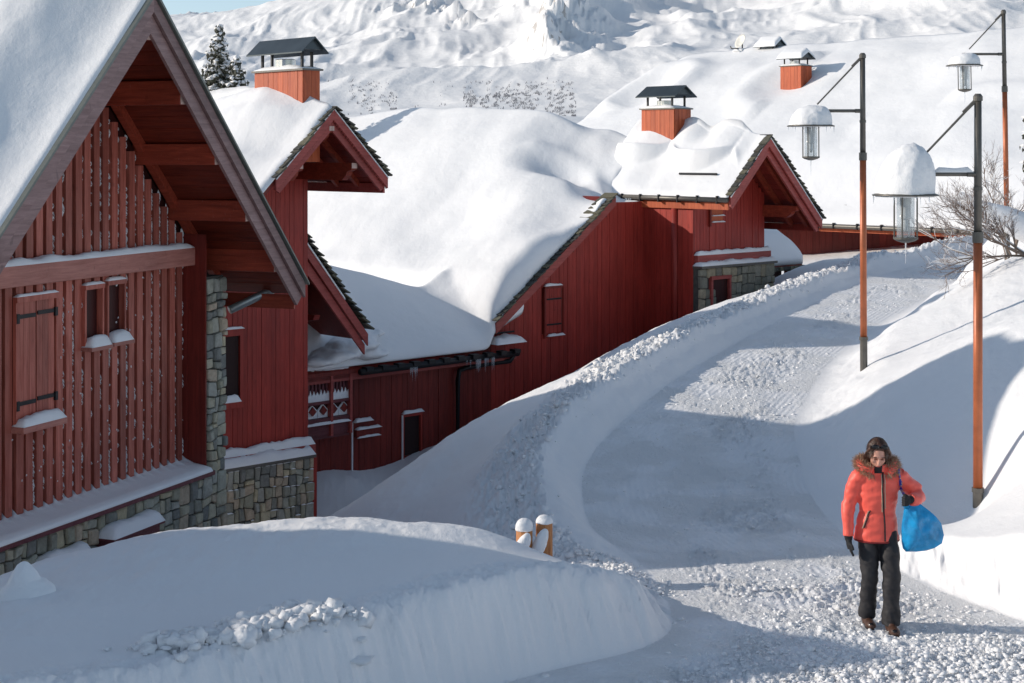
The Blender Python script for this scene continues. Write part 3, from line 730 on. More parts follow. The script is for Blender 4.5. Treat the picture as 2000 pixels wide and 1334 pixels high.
# sloping snow ledge under the boards
part('ledge_board', c1.box(lft, corner_in + .04, -.05, .12, zl - .03, zl + .035), M['red_plum'], ch1, bev=.006)
V = []; Fc = []; n = 220
for i in range(n + 1):
    s = lft + (corner_in - .03 - lft) * i / n; ph = (s - lft) / .196 % 1
    g_ = .10 * max(0, 1 - abs(ph - .83) / .16)                        # little tongues up into the gaps between boards
    prof = [(-.42 + .02, zb_wood + .02 + g_ + .02 * mnoise.noise((s * 6, 0, 0))), (-.33, zb_wood + .02 + g_ * .3), (-.2, (zb_wood * .55 + zl * .45) + .05), (-.02, zl + .11), (.09, zl + .085 + .008 * mnoise.noise((s * 5, 2, 0))), (.125, zl + .04), (.12, zl + .03), (-.42, zl + .03)]
    for p_, z_ in prof: V.append(c1.W(s, p_, z_))
m_ = 8
for i in range(n):
    for j in range(m_): a = i * m_ + j; b_ = i * m_ + (j + 1) % m_; Fc.append((a, b_, b_ + m_, a + m_))
Fc.append(tuple(range(m_))[::-1]); Fc.append(tuple(range(n * m_, n * m_ + m_)))
put('ledge_snow', fixn(mesh('ledge_snow', V, Fc)), M['snow'], ch1, smooth=True)
# shutter
shu = part('shutter', c1.box(sh[0], sh[1], PW - .05, PW + .0, sh[2], sh[3]), M['c1_back'], ch1, label='closed two-leaf shutter with iron strap hinges')
mid = (sh[0] + sh[1]) / 2
for a, b_ in ((sh[0] + .02, mid - .01), (mid + .01, sh[1] - .02)):
    k = (b_ - a) / 3
    for i in range(3): plank('shutter_board', c1, a + k * i + .002, a + k * (i + 1) - .002, PW, PW + .03, sh[2] + .03, sh[3] - .04, M['c1_board'], shu)
part('frame', joinvf([c1.box(sh[0] - .03, sh[1] + .03, PW, PW + .07, sh[3] - .04, sh[3] + .03), c1.box(sh[0] - .03, sh[0], PW, PW + .05, sh[2], sh[3] - .04), c1.box(sh[1], sh[1] + .03, PW, PW + .05, sh[2], sh[3] - .04)]), M['c1_board'], shu)
for zz in (.86, .17):
    z_ = sh[2] + (sh[3] - sh[2]) * zz
    part('hinge', joinvf([c1.box(sh[0] - .01, mid - .02, PW + .03, PW + .045, z_ - .025, z_ + .025), c1.box(mid + .02, sh[1] + .01, PW + .03, PW + .045, z_ - .005, z_ + .045), c1.box(sh[0] - .02, sh[0] + .03, PW + .03, PW + .06, z_ - .08, z_ + .04), c1.box(sh[1] - .03, sh[1] + .02, PW + .03, PW + .06, z_ - .05, z_ + .06)]), M['black'], shu)
part('sill', c1.box(sh[0] - .06, sh[1] + .04, PW - .05, PW + .19, sh[2] - .08, sh[2]), M['c1_beam'], shu, bev=.006)
snow_strip(c1, sh[0] - .05, sh[1] + .03, PW, PW + .19, sh[2], .11, shu, seed=3)
snow_strip(c1, sh[0] - .03, sh[1] + .03, PW, PW + .07, sh[3] + .03, .03, shu, seed=4)
for h in (w1, w2):
    wn = part('window', c1.box(h[0], h[1], PW - .058, PW - .052, h[2], h[3]), M['c1_back'], ch1, label='narrow window slot with dark red inside')
    part('frame', joinvf([c1.box(h[0] - .025, h[1] + .025, PW - .05, PW + .06, h[3] - .015, h[3] + .045), c1.box(h[0] - .025, h[0] + .01, PW - .05, PW + .045, h[2], h[3] - .015), c1.box(h[1] - .01, h[1] + .025, PW - .05, PW + .045, h[2], h[3] - .015)]), M['c1_board'], wn)
    part('sill', c1.box(h[0] - .05, h[1] + .05, PW - .05, PW + .17, h[2] - .05, h[2]), M['c1_beam'], wn)
    snow_strip(c1, h[0] - .03, h[1] + .03, PW - .04, PW + .17, h[2], .13, wn, seed=h[0]); snow_strip(c1, h[0] - .03, h[1] + .03, PW - .03, PW + .06, h[3] + .045, .035, wn, seed=h[1])
# snow stuck in the gaps
pts = []; rs2 = random.Random(4); s = lft
while s < corner_in - .1:
    if s > -1.6:
        for lo, hi in ((zb_wood, band_lo), (band_hi, zroof(s, .5))):
            if hi < lo: continue
            if rs2.random() < .75:
                for _ in range(rs2.randint(6, 44)):
                    z_ = lo + (hi - lo) * rs2.random() ** 1.2; ss = s + .128 + rs2.uniform(.0, .02)
                    if any(h[0] - .03 < ss < h[1] + .03 and h[2] - .1 < z_ < h[3] for h in holes): continue
                    pts.append((c1.W(ss, PW - .03, z_), c1, rs2.uniform(.010, .030), rs2.uniform(.02, .09), .045))
    s += .196
for _ in range(60):
    ss = rs2.uniform(-1, corner_in - .1); z_ = rs2.uniform(zb_wood + .1, band_lo - .1)
    pts.append((c1.W(ss, PW + .008, z_), c1, .012, .016, .015))
flecks('snow_flecks', pts, ch1)
# roof: slabs, bargeboards, metal edge, soffit boards, purlins
PB = -11
for sg, nm in ((1, 'r'), (-1, 'l')):
    e = SR + sg * HW
    th = .10
    part('roof_slab', c1.prism([(SR, ZR + .02), (e, zroof(e) + .02), (e, zroof(e) - th), (SR, ZR - th)], PB, pb - .02), M['c1_back'], ch1)
    # soffit boards run out to the bargeboard, side by side down the slope
    nb = 24; lim = HW / nb
    for i in range(nb):
        a = SR + sg * lim * (i + .02); b_ = SR + sg * lim * (i + .97)
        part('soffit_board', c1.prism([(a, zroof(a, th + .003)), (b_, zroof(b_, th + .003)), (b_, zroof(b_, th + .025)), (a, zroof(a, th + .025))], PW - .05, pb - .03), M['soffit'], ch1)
    # double bargeboard: upper one proud
    part('bargeboard', c1.prism([(SR, ZR + .05), (e + sg * .02, zroof(e) + .03), (e + sg * .02, zroof(e) - .17), (SR, ZR - .15)], pb, pb + .045), M['c1_barge'], ch1)
    part('lower_bargeboard', c1.prism([(SR, ZR - .15), (e + sg * -.0, zroof(e) - .15), (e - sg * .14, zroof(e) - .27), (SR, ZR - .42)], pb - .05, pb - .005), M['c1_barge'], ch1)
    part('roof_edge', c1.prism([(SR, ZR + .12), (e + sg * .08, zroof(e) + .05), (e + sg * .08, zroof(e) + .015), (SR, ZR + .07)], pb - .16, pb + .085), M['edge'], ch1)
    # rafter lying against the gable wall
    part('rafter', c1.prism([(SR, ZR - .13), (e - sg * .3, zroof(e - sg * .3, .13)), (e - sg * .3, zroof(e - sg * .3, .30)), (SR, ZR - .30)], -.36, -.26), M['purlin'], ch1)
    part('fascia', c1.box(min(e - sg * .12, e - sg * .16), max(e - sg * .12, e - sg * .16), -1.5, pb - .05, zroof(e) - .33, zroof(e) - .12), M['purlin'], ch1)
for (x1, y0, y1) in ((367, 158, 205), (433, 281, 322), (492, 391, 432), (547, 487, 530)):
    s_, zt = c1.on(x1, y0, pb - .08); zb_ = c1.on(x1, y1, pb - .08)[1]
    purlin(c1, s_ - .09, zt, .18, zt - zb_, -.45, pb - .08, ch1)
    s2 = 2 * SR - (s_ - .09); purlin(c1, s2, zt, .18, zt - zb_, -.45, pb - .08, ch1)
s_, zt = c1.on(297, 48, pb - .08); purlin(c1, SR, ZR - .2, .16, .3, -.45, pb - .06, ch1, name='ridge_beam')
# snow on the roof
def t1(S, Q):
    d = pb - Q
    t_ = .07 + .30 * sstep(.1, 1.4, d) + .55 * sstep(1.8, 5, d) + .25 * sstep(.2, 1.5, d) * sstep(SR - 3.4, SR - 2.2, S) * (S < SR)
    right = (S > SR); lowr = sstep(SR + 2.1, SR + 2.9, S)
    return np.where(right, .07 + .30 * lowr * sstep(.25, .8, d) + .45 * sstep(1.5, 5, d), t_)
sv = np.linspace(SR - HW - .05, SR + HW + .02, 120); pv = np.r_[np.linspace(PB, -4, 40), np.linspace(-3.9, pb + .02, 110)]
roof_snow('roof_snow', c1, sv, pv, lambda S, Q: np.minimum(HW + .02 - abs(S - SR), np.minimum(pb + .03 - Q, Q - PB)), lambda S, Q: ZR + .09 - abs(S - SR) * SL, t1, ch1, roll=.42, undul=.16, fz=lambda S, Q, X, Y: .10 * fbm(X * .8, Y * .8, 3) * sstep(.3, 1.5, pb - Q) + .35 * np.exp(-(S - SR) ** 2 / .5) * sstep(1.2, 3.5, pb - Q))
a_ = c1.on(566, 548, .55); b__ = c1.on(443, 606, .03)
part('downpipe', tube([c1.W(a_[0], .55, a_[1] + .12), c1.W(a_[0] - .03, .54, a_[1]), c1.W(a_[0] - .14, .50, a_[1] - .06), c1.W(b__[0] + .05, .05, b__[1])], .062, 12), M['zinc'], ch1, smooth=True)
# hatch doors low in the stone base
hs = sorted((c1.on(190, 1040, .0)[0], c1.on(283, 1040, .0)[0])); ht = c1.on(236, 1036, .0)[1]
hd = part('hatch', c1.box(hs[0], hs[1], -.05, .24, -6.2, ht), M['red_plum'], ch1, label='plum red board hatch under a snow capped lid', bev=.006)
part('hatch_lid', c1.box(hs[0] - .05, hs[1] + .03, -.05, .30, ht, ht + .03), M['red_plum'], hd)
snow_strip(c1, hs[0] - .05, hs[1] + .03, -.02, .31, ht + .03, .13, hd, seed=9)
h2 = sorted((c1.on(62, 1080, .0)[0], c1.on(146, 1080, .0)[0])); z2 = c1.on(104, 1091, .0)[1]
hd = part('hatch', c1.box(h2[0], h2[1], -.05, .22, -6.2, z2), M['red_plum'], ch1)
snow_strip(c1, h2[0] - .03, h2[1] + .02, -.02, .27, z2, .12, hd, seed=19)
# ================================================================== CHALET 2 (narrow gable)
AV = (.72, .69)
c2 = Frame(AV, 602, 30)
ch2 = thing('chalet', c2.W(-.8, 0, -7.5), 'narrow red gabled chalet with slate edges, second from the left', 'chalet')
rs = random.Random(21)
pb2 = 1.85; k2 = c2.on(649, 216, pb2); S2, Z2 = k2; SL2 = 1.0; HW2 = 1.27
z2r = lambda s, off=0: Z2 - abs(s - S2) * SL2 - off
L2 = -4.2
band2 = c2.on(520, 880, .05)[1]; stop2 = c2.on(592, 890, .25)[1]
win2 = (c2.on(440, 700)[0] - .3, c2.on(467, 700)[0], c2.on(467, 783)[1], c2.on(467, 655)[1])
part('wall', c2.prism([(L2, -8), (-.012, -8), (-.012, z2r(0, .12)), (S2, Z2 - .12), (2 * S2, z2r(0, .12)), (L2, z2r(0, 1.5))], -4.5, -.03), M['red_dark'], ch2)
boards(c2, -2.6, 0, .108, .102, -.03, .0, band2, lambda s: z2r(s, .12), M['red'], ch2, rs, jit=.01, holes=[win2])
part('band_board', c2.box(-2.6, .06, .0, .16, band2 - .20, band2), M['red_h'], ch2)
snow_strip(c2, -2.6, .06, 0, .16, band2, .13, ch2, seed=5)
part('stone_core', c2.box(-2.6, -.06, -.02, .22, -8, stop2 - .06), M['mortar'], ch2)
part('coping', c2.box(-2.6, -.03, .0, .31, stop2 - .06, stop2), M['dmetal'], ch2)
snow_strip(c2, -2.6, -.04, 0, .32, stop2, .16, ch2, seed=6)
stones(c2, -2.45, -.06, -7.5, stop2 - .07, .25, ch2, M['stone'], limit=150, big=(.24, .36), small=(.11, .13), seed=8, snow=.35)
part('corner_post', c2.box(-.05, .06, -.05, .20, -8, band2 - .20), M['red'], ch2)
wn = part('window', c2.box(win2[0], win2[1], -.028, -.02, win2[2], win2[3]), M['void'], ch2)
part('frame', joinvf([c2.box(win2[0], win2[1] + .07, 0, .04, win2[3], win2[3] + .13), c2.box(win2[1], win2[1] + .07, -.02, .04, win2[2], win2[3]), c2.box(win2[0], win2[1] + .07, 0, .05, win2[2] - .12, win2[2])]), M['red'], wn)
snow_strip(c2, win2[0], win2[1], -.02, .09, win2[2], .12, wn, seed=1); snow_strip(c2, win2[0], win2[1] + .09, 0, .06, win2[3] + .13, .05, wn, seed=2)
PB2 = -4.6
for sg in (1, -1):
    e = S2 + sg * HW2
    part('roof_slab', c2.prism([(S2, Z2), (e, z2r(e)), (e, z2r(e) - .08), (S2, Z2 - .08)], PB2, pb2 - .03), M['red_dark'], ch2)
    part('bargeboard', c2.prism([(S2, Z2 + .02), (e, z2r(e) + .02), (e, z2r(e) - .17), (S2, Z2 - .17)], pb2 - .0, pb2 + .05), M['red_h'], ch2)
    part('inner_bargeboard', c2.prism([(S2, Z2 - .17), (e - sg * .02, z2r(e) - .15), (e - sg * .12, z2r(e) - .22), (S2, Z2 - .36)], pb2 - .07, pb2 - .02), M['red_h'], ch2)
    V = []  # scalloped drip edge under the bargeboard
    acc = []
    for i in range(26):
        a = S2 + sg * HW2 * (i + .1) / 26; b_ = S2 + sg * HW2 * (i + .9) / 26; m_ = (a + b_) / 2
        acc.append(c2.prism([(a, z2r(a) - .168), (b_, z2r(b_) - .168), (m_, z2r(m_) - .205)], pb2 + .005, pb2 + .03))
    part('scalloped_trim', joinvf(acc), M['red_h'], ch2)
    nb = 10
    for i in range(nb):
        a = S2 + sg * HW2 * (i + .03) / nb; b_ = S2 + sg * HW2 * (i + .96) / nb
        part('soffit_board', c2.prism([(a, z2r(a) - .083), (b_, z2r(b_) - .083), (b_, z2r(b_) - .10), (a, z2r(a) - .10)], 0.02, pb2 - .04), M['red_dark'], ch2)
    for p_ in (.35, 1.0): part('rafter', c2.prism([(S2, Z2 - .10), (e - sg * .05, z2r(e - sg * .05) - .10), (e - sg * .05, z2r(e - sg * .05) - .22), (S2, Z2 - .22)], p_, p_ + .10), M['purlin'], ch2)
    slates(c2, S2 + sg * .0, Z2 + .03, e + sg * .03, z2r(e) + .03, pb2 - (.35 if sg > 0 else .06), pb2 + .10, ch2, 15, rs, lift=.02 if sg > 0 else .008)
    if sg == 1: part('eaves_board', c2.box(e - .06, e - .02, -4.5, pb2 - .02, z2r(e) - .26, z2r(e) - .08), M['red_h'], ch2)
# snow rim lines along the bargeboards
for sg in (1, -1):
    e = S2 + sg * HW2; part('snow_line', c2.prism([(S2, Z2 + .045), (e, z2r(e) + .045), (e, z2r(e) + .018), (S2, Z2 + .018)], pb2 + .04, pb2 + .065), M['snow'], ch2)
a = c2.on(697, 318, pb2 - .1); b_ = c2.on(697, 352, pb2 - .1); purlin(c2, a[0] - .06, a[1], .13, a[1] - b_[1], -.1, pb2 - .1, ch2, carve=True)
purlin(c2, 2 * S2 - a[0], a[1], .13, a[1] - b_[1], -.1, pb2 - .1, ch2, carve=True)
purlin(c2, S2, Z2 - .28, .12, .28, -.1, pb2 - .02, ch2, carve=True, name='ridge_beam')
SLm = 1.0
Wl = 2.8
def b2(S, Q): return np.where(S > S2, Z2 + .05 - (S - S2) * SL2, Z2 + .05 - (S2 - S) * SL2)
def tt2(S, Q):
    d = pb2 - Q; right = S > S2
    t_ = .07 + .42 * sstep(.1, 2.2, d) + .22 * np.exp(-((Q - .1) / 1.6) ** 2)
    return np.where(right, .03 + .20 * sstep(.35, .9, d) + .45 * sstep(1.0, 3, d), t_)
sv = np.linspace(S2 - Wl, S2 + HW2 + .02, 90); pv = np.r_[np.linspace(PB2, -4, 5), np.linspace(-3.9, pb2 + .03, 130)]
part('left_roof_slab', c2.prism([(S2 - HW2 - .002, z2r(S2 - HW2)), (S2 - Wl, z2r(S2 - Wl)), (S2 - Wl, z2r(S2 - Wl) - .08), (S2 - HW2 - .002, z2r(S2 - HW2) - .08)], PB2, pb2 - .03), M['red_dark'], ch2)
roof_snow('roof_snow', c2, sv, pv, lambda S, Q: np.minimum(np.minimum(S - (S2 - Wl), S2 + HW2 + .03 - S), np.minimum(pb2 + .035 - Q, Q - PB2)), b2, tt2, ch2, roll=.35, undul=.12,
  fz=lambda S, Q, X, Y: .10 * np.exp(-(((S - S2) - .75 * (Q - 1.0) * .35 + .5) / .22) ** 2) * sstep(.3, 1, pb2 - Q) * (S < S2 + .1) - .10 * np.exp(-(((S - S2) - .26 * (Q - 1.0) + .95) / .25) ** 2) * (S < S2) - .20 * np.exp(-(S - S2) ** 2 / .06) * sstep(.5, 2, pb2 - Q))
# ================================================================== CHALET 3 (long building with big snow roof)
W = Frame(AV, 1258, 39.2)
ch3 = thing('chalet', W.W(-3, 0, -7.5), 'long red chalet under a huge rounded snow roof, with chimney and stone porch', 'chalet')
rs = random.Random(31)
mS = .70; zE = -3.86; sE = -5.62                    # main left slope: eave at sE
sRdg = .75; zRdg = zE + mS * (sRdg - sE)
main = lambda S: zE + mS * (S - sE)
pA = .45; zA = -4.52; mA = .72; pAr = -1.7           # lean-to roof facing the viewer's right
lean = lambda Q: zA + mA * (pA - Q)
sL = -11.6
win = {}
door3 = (*[W.on(x, 850)[0] for x in (787, 819)], W.on(803, 888)[1], W.on(803, 812)[1])
shut3 = (*[W.on(x, 600)[0] for x in (1064, 1094)], W.on(1079, 651)[1], W.on(1079, 561)[1])
part('wall', W.prism([(sL, -8), (sE + .3, -8), (sE + .3, zA + .1), (sL, zA + .1)], -3.3, -.03), M['red_dark'], ch3)
part('gable_wall', W.prism([(sE + .302, -8), (-1.62, -8), (-1.62, main(-1.62) - .15), (sE + .302, main(sE + .302) - .15)], -26, -.03), M['red_dark'], ch3)
part('gable_wall', W.prism([(-1.619, -8), (2.85, -8), (2.85, -1.4), (-1.619, -1.4)], -26, -.03), M['red_dark'], ch3)
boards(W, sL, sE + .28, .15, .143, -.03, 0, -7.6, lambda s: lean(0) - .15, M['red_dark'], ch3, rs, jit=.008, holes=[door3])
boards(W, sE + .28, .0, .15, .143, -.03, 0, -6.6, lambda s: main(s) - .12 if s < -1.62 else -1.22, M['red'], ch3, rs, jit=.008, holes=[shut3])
dr = part('doorway', W.box(door3[0], door3[1], -.028, -.02, door3[2] - .4, door3[3]), M['void'], ch3, label='small black doorway with snow on its lintel')
part('frame', joinvf([W.box(door3[0] - .05, door3[1] + .05, 0, .05, door3[3], door3[3] + .07), W.box(door3[0] - .05, door3[0], 0, .05, door3[2] - .4, door3[3]), W.box(door3[1], door3[1] + .05, 0, .05, door3[2] - .4, door3[3])]), M['red'], dr)
snow_strip(W, door3[0] - .05, door3[1] + .08, 0, .09, door3[3] + .07, .07, dr, seed=8)
part('frost_line', W.box(door3[0] - .06, door3[0] - .04, .02, .06, door3[2] - .2, door3[3] + .05), M['snow'], dr)
sb = part('shutter', W.box(shut3[0], shut3[1], -.02, .0, shut3[2], shut3[3]), M['red_dark'], ch3, label='closed board shutter on the gable wall')
k = (shut3[1] - shut3[0]) / 4
for i in range(4): plank('shutter_board', W, shut3[0] + k * i + .004, shut3[0] + k * (i + 1) - .004, 0, .035, shut3[2] + .02, shut3[3] - .02, M['orange'] if i == 9 else M['red'], sb)
part('frame', joinvf([W.box(shut3[0] - .05, shut3[1] + .03, 0, .06, shut3[3] - .02, shut3[3] + .04), W.box(shut3[0] - .06, shut3[0] - .01, 0, .06, shut3[2] - .1, shut3[3] - .02)]), M['red_dark'], sb)
for zz in (.75, .2): part('hinge', W.box(shut3[0] + .03, shut3[1], .035, .05, shut3[2] + zz * (shut3[3] - shut3[2]) - .02, shut3[2] + zz * (shut3[3] - shut3[2]) + .02), M['black'], sb)
snow_strip(W, shut3[0] - .06, shut3[1] + .02, 0, .08, shut3[3] + .04, .05, sb, seed=3); snow_strip(W, shut3[0] + .05, shut3[1] + .1, 0, .09, shut3[2] - .06, .06, sb, seed=4)
# small meter box frame beside the balcony
bx = [W.on(x, y)[0] for x, y in ((688, 830), (736, 830))]; bz = [W.on(700, y)[1] for y in (823, 838, 852)]
mb = part('meter_box', W.box(bx[0] + .05, bx[1], 0, .10, bz[2], bz[1]), M['red_dark'], ch3)
snow_strip(W, bx[0], bx[0] + .5, 0, .12, bz[0], .07, mb, seed=1); snow_strip(W, bx[0] + .05, bx[1] + .05, 0, .13, bz[1], .04, mb, seed=2); snow_strip(W, bx[0] + .05, bx[1] + .02, .09, .14, bz[2] - .02, .035, mb, seed=3)
part('frost_line', W.box(bx[0] - .03, bx[0] + .0, .0, .03, bz[2] - .9, bz[0]), M['snow'], mb)
# roof slabs
part('lean_to_roof', W.prisms([(pA, zA), (pAr, lean(pAr)), (pAr - 1.5, lean(pAr) - 1.1), (pAr - 1.5, lean(pAr) - 1.2), (pAr, lean(pAr) - .1), (pA, zA - .08)], sL, sE - 1.5), M['red_dark'], ch3)
part('main_roof', W.prism([(sE, zE), (-1.62, main(-1.62)), (-1.62, main(-1.62) - .1), (sE, zE - .1)], -26, .42), M['red_dark'], ch3)
part('main_roof', W.prism([(-1.619, main(-1.619)), (sRdg, zRdg), (6.5, zRdg - .7 * 5.75), (6.5, zRdg - .7 * 5.75 - .1), (sRdg, zRdg - .1), (-1.619, main(-1.619) - .1)], -26, -4.2), M['red_dark'], ch3)
e3 = W.on(1203, 392, .5)[0]
part('bargeboard', W.prism([(sE - .02, zE + .0), (e3, main(e3)), (e3, main(e3) - .22), (sE - .02, zE - .24)], .45, .50), M['red_h'], ch3)
for i in range(4):
    s_ = sE + .25 + i * 1.15; purlin(W, s_, main(s_) - .12, .14, .17, -.05, .42, ch3, mat=M['red_dark'], grain=False, name='purlin_end')
slates(W, e3, main(e3) + .03, sE - .06, zE + .03, .1, .56, ch3, 30, rs, thick=.025, lift=.014)
# gutter of the lean-to with brackets, downpipe
gut = tube([W.W(-9.6, pA + .10, zA - .06), W.W(sE + .62, pA + .10, zA - .07)], .07, 10)
gt = part('gutter', gut, M['black'], ch3, smooth=True)
for i in range(11):
    s_ = -9.4 + i * .43; part('bracket', W.box(s_ - .09, s_ + .09, pA + .02, pA + .20, zA - .05 - .05 * (i % 2) * .3, zA + .035), M['black'], gt)
part('eaves_board', W.box(sL, sE + .7, pA - .08, pA - .03, zA - .22, zA - .03), M['red_h'], ch3)
sp_ = W.on(893, 850, .1)[0]
part('downpipe', tube([W.W(sE + .5, pA + .1, zA - .08), W.W(sE + .42, pA + .05, zA - .24), W.W(sE + .1, .16, zA - .30), W.W(sp_ + .25, .14, zA - .33), W.W(sp_ + .04, .13, zA - .38), W.W(sp_, .12, zA - .6), W.W(sp_, .12, -7.6)], .055, 10), M['black'], ch3, smooth=True)
for dz in (.0, .22): part('snow_guard', tube([W.W(-8.9, pA - .28 - dz, zA + .38 + dz * .72), W.W(sE + .85, pA - .28 - dz, zA + .38 + dz * .72)], .022, 6), M['black'], ch3)
rsi = random.Random(2)
icicles(W, [(rsi.choice((-8.2, -8.15, -6.6, -6.3, -6.1, -5.9)) + rsi.uniform(-.1, .1), pA + .17, zA - .08, rsi.uniform(.08, .32)) for _ in range(22)], ch3)
# ---- snow of the main roof and the lean-to as one drifted blanket
def inter(*a): return np.minimum.reduce(a)
def reg3(S, Q):
    m_ = inter(S - (sE - .12), 6.5 - S, np.where(S < -1.75, .50, np.where(S < -.06, .03, -.95)) - Q, Q + 26); l_ = inter(S - sL, (sE + .95) - S, (pA + .10) - Q, Q - (pAr - 1.5))
    return np.maximum(m_, l_)
def base3(S, Q):
    m_ = np.where(S < sRdg, main(S), zRdg - .7 * (S - sRdg)); kk_ = sstep(-4.6, -1.2, Q) * sstep(-2.6, -1.0, S); m_ = m_ * (1 - kk_) + np.minimum(m_, -.86 + .80 * np.clip(S, -.2, 1.45) + .06 - .42 * sstep(-1.6, -.4, Q) * (S < 0)) * kk_
    l_ = np.where(Q > pAr, lean(Q), lean(pAr) - .7 * (pAr - Q)) - .50 * sstep(-8.2, -5.2, S) * sstep(pA - .5, pAr, Q)
    inm = (S > sE - .13) & (Q < .51); inl = (S < sE + .96) & (Q > pAr - 1.51)
    return np.where(inm & inl, np.maximum(m_, l_), np.where(inm, m_, l_)) + .05
def th3(S, Q):
    ridge = np.exp(-((S - sRdg) / 1.6) ** 2)
    t_ = .78 - .28 * sstep(-2, .6, S) * sstep(-4, .4, Q) + .35 * sstep(-8, -24, Q)
    lowl = .22 + .40 * sstep(pA - .3, pA - 1.8, Q) * (1 - .75 * sstep(-9.8, -7.0, S))
    bl = sstep(sE - .5, sE + .5, S); t_ = lowl * (1 - bl) + bl * t_ * (1 - .2 * ridge)
    t_ = np.where(Q > .505, np.minimum(t_, .2), t_)
    t_ = t_ * (1 - .62 * sstep(-4.6, -1.6, Q) * sstep(-2.6, -.6, S))
    return t_ * (1 - .94 * sstep(-4.4, -2.3, S) * sstep(-2.4, .1, Q))
def fz3(S, Q, X, Y):
    # wind scoop round the chimney, filled valley between the two roofs
    v = .55 * np.exp(-(((S - (sE + .1)) / .55) ** 2)) * sstep(.3, -.6, Q) * (Q > -6) * 0
    r_ = np.hypot(S - SC3, (Q - PC3) * .8)
    v = v - .20 * np.exp(-((r_ - .1) / .6) ** 2) - .34 * np.exp(-((S + .7) / .55) ** 2 - ((Q + 2.3) / .9) ** 2)
    v = v + .20 * np.exp(-((S + .1 + .25 * (Q + 2.3) ** 2) / .22) ** 2) * sstep(-4.2, -3.2, Q) + .10 * np.exp(-((r_ - 1.5) / .40) ** 2)
    v = v + .22 * fbm(S * .32 + 2, Q * .22, 2) * sstep(-.3, -2.5, Q)
    v = v - .28 * np.exp(-((S + 3.6) / 1.1) ** 2 - ((Q + 2.6) / 1.8) ** 2)
    return v
SC3 = 1.40; PC3 = W.side(1317, 213, SC3 - .33)[0] - .56
sv = np.r_[np.linspace(sL, sE - .3, 70), np.linspace(sE - .25, sE + 1.2, 36), np.linspace(sE + 1.25, 2.5, 110), np.linspace(2.6, 6.5, 20)]
pv = np.r_[np.linspace(-26, -9, 60), np.linspace(-8.9, -4, 60), np.linspace(-3.95, .56, 100)]
def smooth_blanket(name, fr, sv, pv, reg, base, th, fz, parent, it=14, roll=.5):
    return roof_snow(name, fr, sv, pv, reg, base, th, parent, roll=roll, undul=.10, fz=fz)
o3 = smooth_blanket('roof_snow', W, sv, pv, reg3, base3, th3, fz3, ch3)
md = o3.modifiers.new('drift', 'SMOOTH'); md.factor = .5; md.iterations = 22
snow_strip(W, sE + .0, sE + .93, .02, pA + .08, zA + .16, .16, ch3, seed=4)
# ---- W3: front gable wing with stone porch
pF = 1.63; sF = W.on(1495, 513, pF)[0]; pb3 = 2.8
kk = W.on(1500, 270, pb3); S3, Z3 = kk; SL3 = .95
zr3 = lambda s, off=0: Z3 - abs(s - S3) * SL3 - off
eL = -.08; eR = W.on(1603, 432, pb3)[0]
wing = part('wing_wall', W.prism([(.03, -5), (sF - .03, -5), (sF - .03, zr3(sF) - .1), (S3, Z3 - .12), (.03, zr3(.03) - .1)], -1.0, pF - .03), M['red_dark'], ch3)
zst = W.on(1420, 519, pF)[1]
boards(W, 0, sF, .125, .119, pF - .03, pF, zst, lambda s: zr3(s) - .1, M['red'], ch3, rs, jit=.008, holes=[])
# left flank of the wing: boards, deep reveal and round post
def flank(p0, p1, s, z0, z1, pitch, mat):
    n = max(1, round((p1 - p0) / pitch)); w_ = (p1 - p0) / n
    for i in range(n): plank('plank', W, s - .03, s, p0 + w_ * i + .003, p0 + w_ * (i + 1) - .003, z0, z1, mat, ch3)
zcap = zr3(0) - .06
flank(-.02, .98, .0, -5, zcap, .2, M['red'])
part('reveal_wall', W.box(.0, .03, .98, pF, -5, zcap), M['red_dark'], ch3)
part('corner_column', tube([W.W(-.0, 1.03, -5), W.W(-.0, 1.03, zcap)], .10, 14), M['red'], ch3, smooth=True)
flank(1.15, pF, -.002, -5, zcap, .16, M['red'])
st0, st1 = 0, W.on(1497, 513, pF)[0] + .05
part('stone_core', W.box(-.02, st1 - .03, pF + .0, pF + .20, -5.5, zst), M['mortar'], ch3)
dz3 = (W.on(1389, 570, pF + .22)[0], W.on(1421, 570, pF + .22)[0], -5.5, W.on(1405, 545, pF + .22)[1])
stones(W, -.04, st1, -5.1, zst, pF + .21, ch3, M['stone_warm'], limit=90, big=(.40, .40), small=(.18, .16), seed=14, holes=[dz3])
pd = part('porch_door', W.box(dz3[0], dz3[1], pF + .20, pF + .215, -5.5, dz3[3]), M['c1_back'], ch3, label='small dark red door in the stone porch')
part('frame', joinvf([W.box(dz3[0] - .07, dz3[1] + .07, pF + .2, pF + .30, dz3[3], dz3[3] + .09), W.box(dz3[0] - .07, dz3[0], pF + .2, pF + .29, -5.5, dz3[3]), W.box(dz3[1], dz3[1] + .07, pF + .2, pF + .29, -5.5, dz3[3])]), M['red_h'], pd)
part('coping', W.box(-.05, st1 + .03, pF, pF + .30, zst, zst + .06), M['dmetal'], ch3)
snow_strip(W, -.05, st1, pF, pF + .29, zst + .06, .10, ch3, seed=12)
part('band_board', W.box(.02, sF + .08, pF, pF + .12, zst + .14, zst + .32), M['red_h'], ch3)
snow_strip(W, .0, sF + .08, pF, pF + .14, zst + .32, .10, ch3, seed=13)
